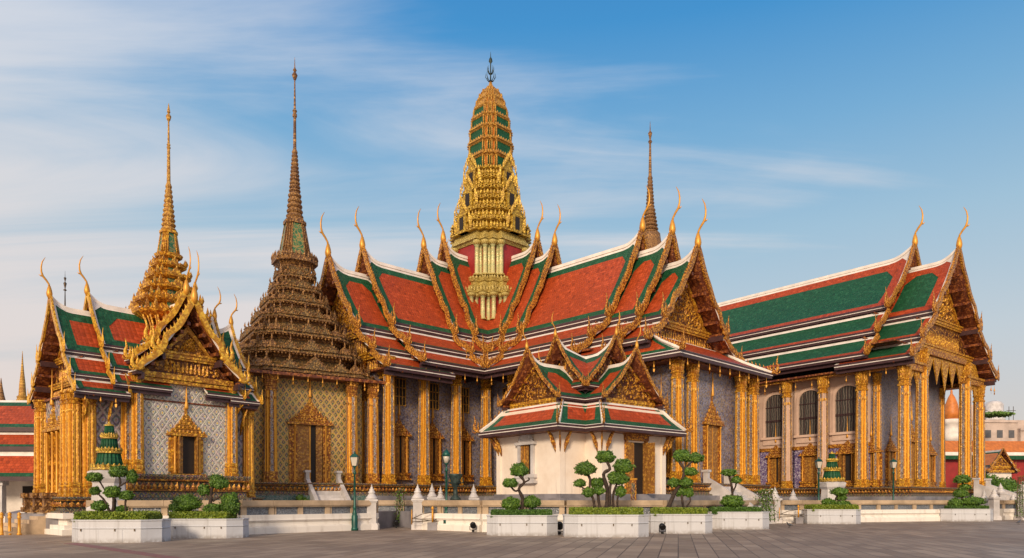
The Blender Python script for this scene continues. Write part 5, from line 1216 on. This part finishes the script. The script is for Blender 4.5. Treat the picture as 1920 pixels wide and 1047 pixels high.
def bush(px, Y, rx, z, rz_, label, mat='leaf', n=3000, leaf=.09):
    m = MB([mat]); rnd = random.Random(int(px*3))
    for i in range(7): leafball(m, (rnd.uniform(-.6, .6)*rx, rnd.uniform(-.5, .5)*rx, z+rnd.uniform(-.3, .5)*rz_), (rx*.5, rx*.5, rz_*.6), n//7, leaf, 0, True, i+int(px))
    tag(m.build('bush', None, Matrix.Translation((X(px, Y), Y, 0))), label, 'bush')
bush(1872, 75, 2.6, 2.2, 2.2, 'dark green rounded bush behind the posts at the right edge', n=6000, leaf=.12); bush(1908, 78, 2.2, 1.8, 2.0, 'second dark bush at the very right edge', n=4000, leaf=.12)
bush(567, 46.5, .45, 1.5, .45, 'small leafy bush beside the stairs of the brown spired shrine', n=700, leaf=.06)
# painted line on the plaza
ln = MB(['redline']); P0 = [at(330, 938+1, 1), 0]
a = [(-16.5, 26.5), (-9.0, 19.2), (-8.6, 19.4), (-16.2, 26.9)]
ln.prism(a, 'z', .002, .006); tag(ln.build('painted_line'), kind='structure')

# ------------------------------------------------------------------ BACKGROUND
gal = thing('cloister_gallery', 'white-columned gallery with low red and green tiled roofs at the far left edge', 'building', (-38, 50, 0), 3)
gm = MB(['red', 'green', 'white', 'fascia', 'soffit']); 
def strip_(z0, z1, y0, y1, m): gm.quad((-14, y0, z0), (9.5, y0, z0), (9.5, y1, z1), (-14, y1, z1), m)
lv = [(3.2, 5.0, -1.6, -.4), (5.3, 6.4, -.6, .4), (6.7, 8.9, .2, 2.6)]
for (z0, z1, y0, y1) in lv:
    hh2 = z1-z0; f = lambda t: (z0+hh2*t, y0+(y1-y0)*t)
    for t0, t1, m in ((0, .14 if hh2 < 2 else .12, 1), (.14 if hh2 < 2 else .12, .80 if hh2 < 2 else .78, 0), (.80 if hh2 < 2 else .78, .80 if hh2 < 2 else .92, 1), (.80 if hh2 < 2 else .92, 1.0, 2)):
        if t1 > t0: (za, ya), (zb_, yb) = f(t0), f(t1); strip_(za, zb_, ya, yb, m)
    gm.box(-14, 9.5, y0-.05, y0+.3, z0-.3, z0-.01, 3)
gm.build('roof', gal)
gw = MB(['white', 'dark']); gw.box(-14, 9.4, 1.5, 2.0, 0, 6.5, 0); gw.box(-14, 9.4, -.4, 2.0, 3.0, 3.15, 0); gw.box(3.0, 4.2, 1.44, 1.5, 1.3, 2.6, 1); gw.box(-14, 9.4, -1.3, -.9, .0, .5, 0); gw.box(-2, -.8, 1.44, 1.5, 1.3, 2.6, 1); gw.build('wall', gal)
gc = MB(['marble']); gc.box(-.32, .32, -.32, .32, 0, .4); gc.box(-.24, .24, -.24, .24, .4, 2.6); gc.box(-.34, .34, -.34, .34, 2.6, 3.0); gcm = gc.mesh('column')
for x in (-9, -5, -1, 3, 7): link('column', gcm, gal, Matrix.Translation((x, -.95, 0)))
def chedi(px, Y, zb, zt, r, label, mat='goldspire', name='gilded_chedi'):
    m = MB([mat]); h = zt-zb
    m.lathe([(r, 0), (r, zb+h*.08), (r*.85, zb+h*.09), (r*.82, zb+h*.16), (r*.7, zb+h*.17), (r*.66, zb+h*.24), (r*.5, zb+h*.25), (r*.42, zb+h*.36), (r*.26, zb+h*.42), (r*.3, zb+h*.44)]+[(r*a, zb+h*z) for a, z in ((.2, .46), (.16, .6), (.1, .72), (.05, .85), (.01, 1.0))], 16, sm=False)
    o = m.build(name, None, Matrix.Translation((X(px, Y), Y, 0))); tag(o, label, 'spire'); return o
chedi(42, 85, 9.5, 19.2, 2.0, 'small golden chedi spire rising behind the gallery at the left'); chedi(2, 85, 9.0, 16, 3.2, 'dark gold tiered spire cut by the left edge of the photo', 'oldgold')
o = MB(['iron']); o.lathe([(.25, 0), (.2, 20), (.1, 26), (.05, 28.6), (.22, 28.7), (.05, 28.9), (.2, 29.6), (.04, 29.8), (.16, 30.3), (.03, 30.4), (.01, 31.2)], 8); tag(o.build('thin_spire', None, Matrix.Translation((X(122, 93), 93, 0))), 'thin distant spire above the roof of the left pavilion', 'spire')
# brown chedi behind the main hall
zf = lambda py, Y=105: CAM_H+(HY-py)/F*Y
spire_obj = MB(['oldgold']); k = 105/F
spire_obj.lathe([(5, 0), (4.5, 25), (2.6, zf(480)), (1.6, zf(455)), (1.45, zf(440))]+ringed(zf(440), zf(390), 1.15, .62, 7)+ringed(zf(390), zf(330), .58, .3, 9)+[(.24, zf(330)), (.14, zf(270)), (.3, zf(266)), (.1, zf(262)), (.3, zf(250)), (.08, zf(246)), (.02, zf(228))], 16, sm=False)
tag(spire_obj.build('ringed_chedi', None, Matrix.Translation((X(1219, 105), 105, 0))), 'brown ringed needle spire rising behind the right arm of the large hall', 'spire')
# far right buildings
fb = thing('city_building', 'cream city building with small windows and a white water tank beyond the right hall', 'building', (X(1885, 170), 170, 0), 4)
m = MB(['farplaster']); m.box(-9, 9, 0, 10, 0, 20.5); m.box(3.0, 16, -1, 9, 0, 18.5); m.box(-9.3, 3, -.3, 0, 19.9, 20.3); m.box(2.8, 16.2, -1.3, -1, 17.9, 18.5); m.build('wall', fb)
wnm = MB(['farwin']); wnm.box(-.7, .7, -.06, .02, 0, 1.8); wnm = wnm.mesh('window')
for i in range(4):
    for z in (16.3, 12.8): link('window', wnm, fb, Matrix.Translation((-7.2+i*2.9, -.02, z)))
for i in range(3):
    for z in (15.0, 11.5): link('window', wnm, fb, Matrix.Translation((5+i*2.9, -1.02, z)))
tk = MB(['marble']); tk.lathe([(2.3, 20.5), (2.3, 21.2), (2.0, 21.3), (2.0, 24.5), (1.6, 25.1), (.3, 25.5)], 16); tk.build('water_tank', fb, Matrix.Translation((-.5, 3, 0)))
an = MB(['iron']); 
for x in (-3.5, 2.5, 3.6): an.tube([(x, 2, 20), (x, 2, 24)], .08, 4); an.tube([(x-.6, 2, 23), (x+.6, 2, 23)], .06, 4)
an.build('antenna', fb)
bush(1862, 160, 4, 20.6, .6, 'roof garden greenery on the far cream building', n=1600, leaf=.3)
fb2 = thing('city_building', 'pale five-storey city building glimpsed between the porch columns of the right hall', 'building', (X(1785, 150), 150, 0), 4)
m = MB(['farplaster']); m.box(-6, 6, 0, 8, 0, 21.5); m.box(-6.3, 6.3, -.3, 0, 14.0, 14.5); m.build('wall', fb2)
for i in range(4):
    for z in (15.5, 11.0, 7): link('window', wnm, fb2, Matrix.Translation((-4.2+i*2.6, -.02, z)))
# orange walled enclosure with small gable
ow = thing('enclosure_wall', 'red wall topped by an orange tiled roof behind the bushes at the far right', 'wall', (X(1880, 100), 100, 0), 3)
m = MB(['redwall', 'orange', 'green', 'white']); m.box(-14, 20, 0, .6, 0, 7.2, 0); m.quad((-14, -.8, 8.2), (20, -.8, 8.2), (20, 1.2, 9.9), (-14, 1.2, 9.9), 1); m.quad((-14, -1.0, 7.75), (20, -1.0, 7.75), (20, -.82, 8.19), (-14, -.82, 8.19), 3); m.box(-14, 20, -.95, .8, 7.2, 7.72, 2); m.build('wall', ow)
gb = thing('gatehouse', 'small gatehouse with a gilded triangular gable in front of the orange tiled wall', 'building', (X(1870, 90), 90, 0), -90+3)
TG = [(0, 0, 1.5, -2.0, .1), (1.4, -2.1, 2.0, -2.6, .05)]
roof_section(gb, rz(0), -3, 1.0, 8.0, TG, 'orange', 'green', 5.3, .2, .6, False, .2, .45, rec=.4, ch=.35)
m = MB(['white']); m.box(-3, .3, -1.6, 1.6, 0, 5.3); m.build('wall', gb)
# orange dome shrine between the porch columns
dm = MB(['orange', 'white']); dm.lathe([(1.2, 0), (1.2, 8.0), (1.4, 8.1), (1.4, 9.0), (1.2, 9.1), (1.2, 11.0), (1.4, 11.1), (1.4, 12.0), (1.15, 12.1), (1.15, 13.6), (1.35, 13.8), (1.35, 14.4), (1.1, 14.5)], 20, 1); dm.lathe([(1.1, 14.5), (1.06, 15.6), (.85, 17.0), (.5, 18.0), (.16, 18.6), (.18, 18.8), (.02, 19.9)], 20, 0)
tag(dm.build('domed_tower', None, Matrix.Translation((X(1784, 115), 115, 0))), 'orange domed white tower seen between the porch columns of the right hall', 'tower')
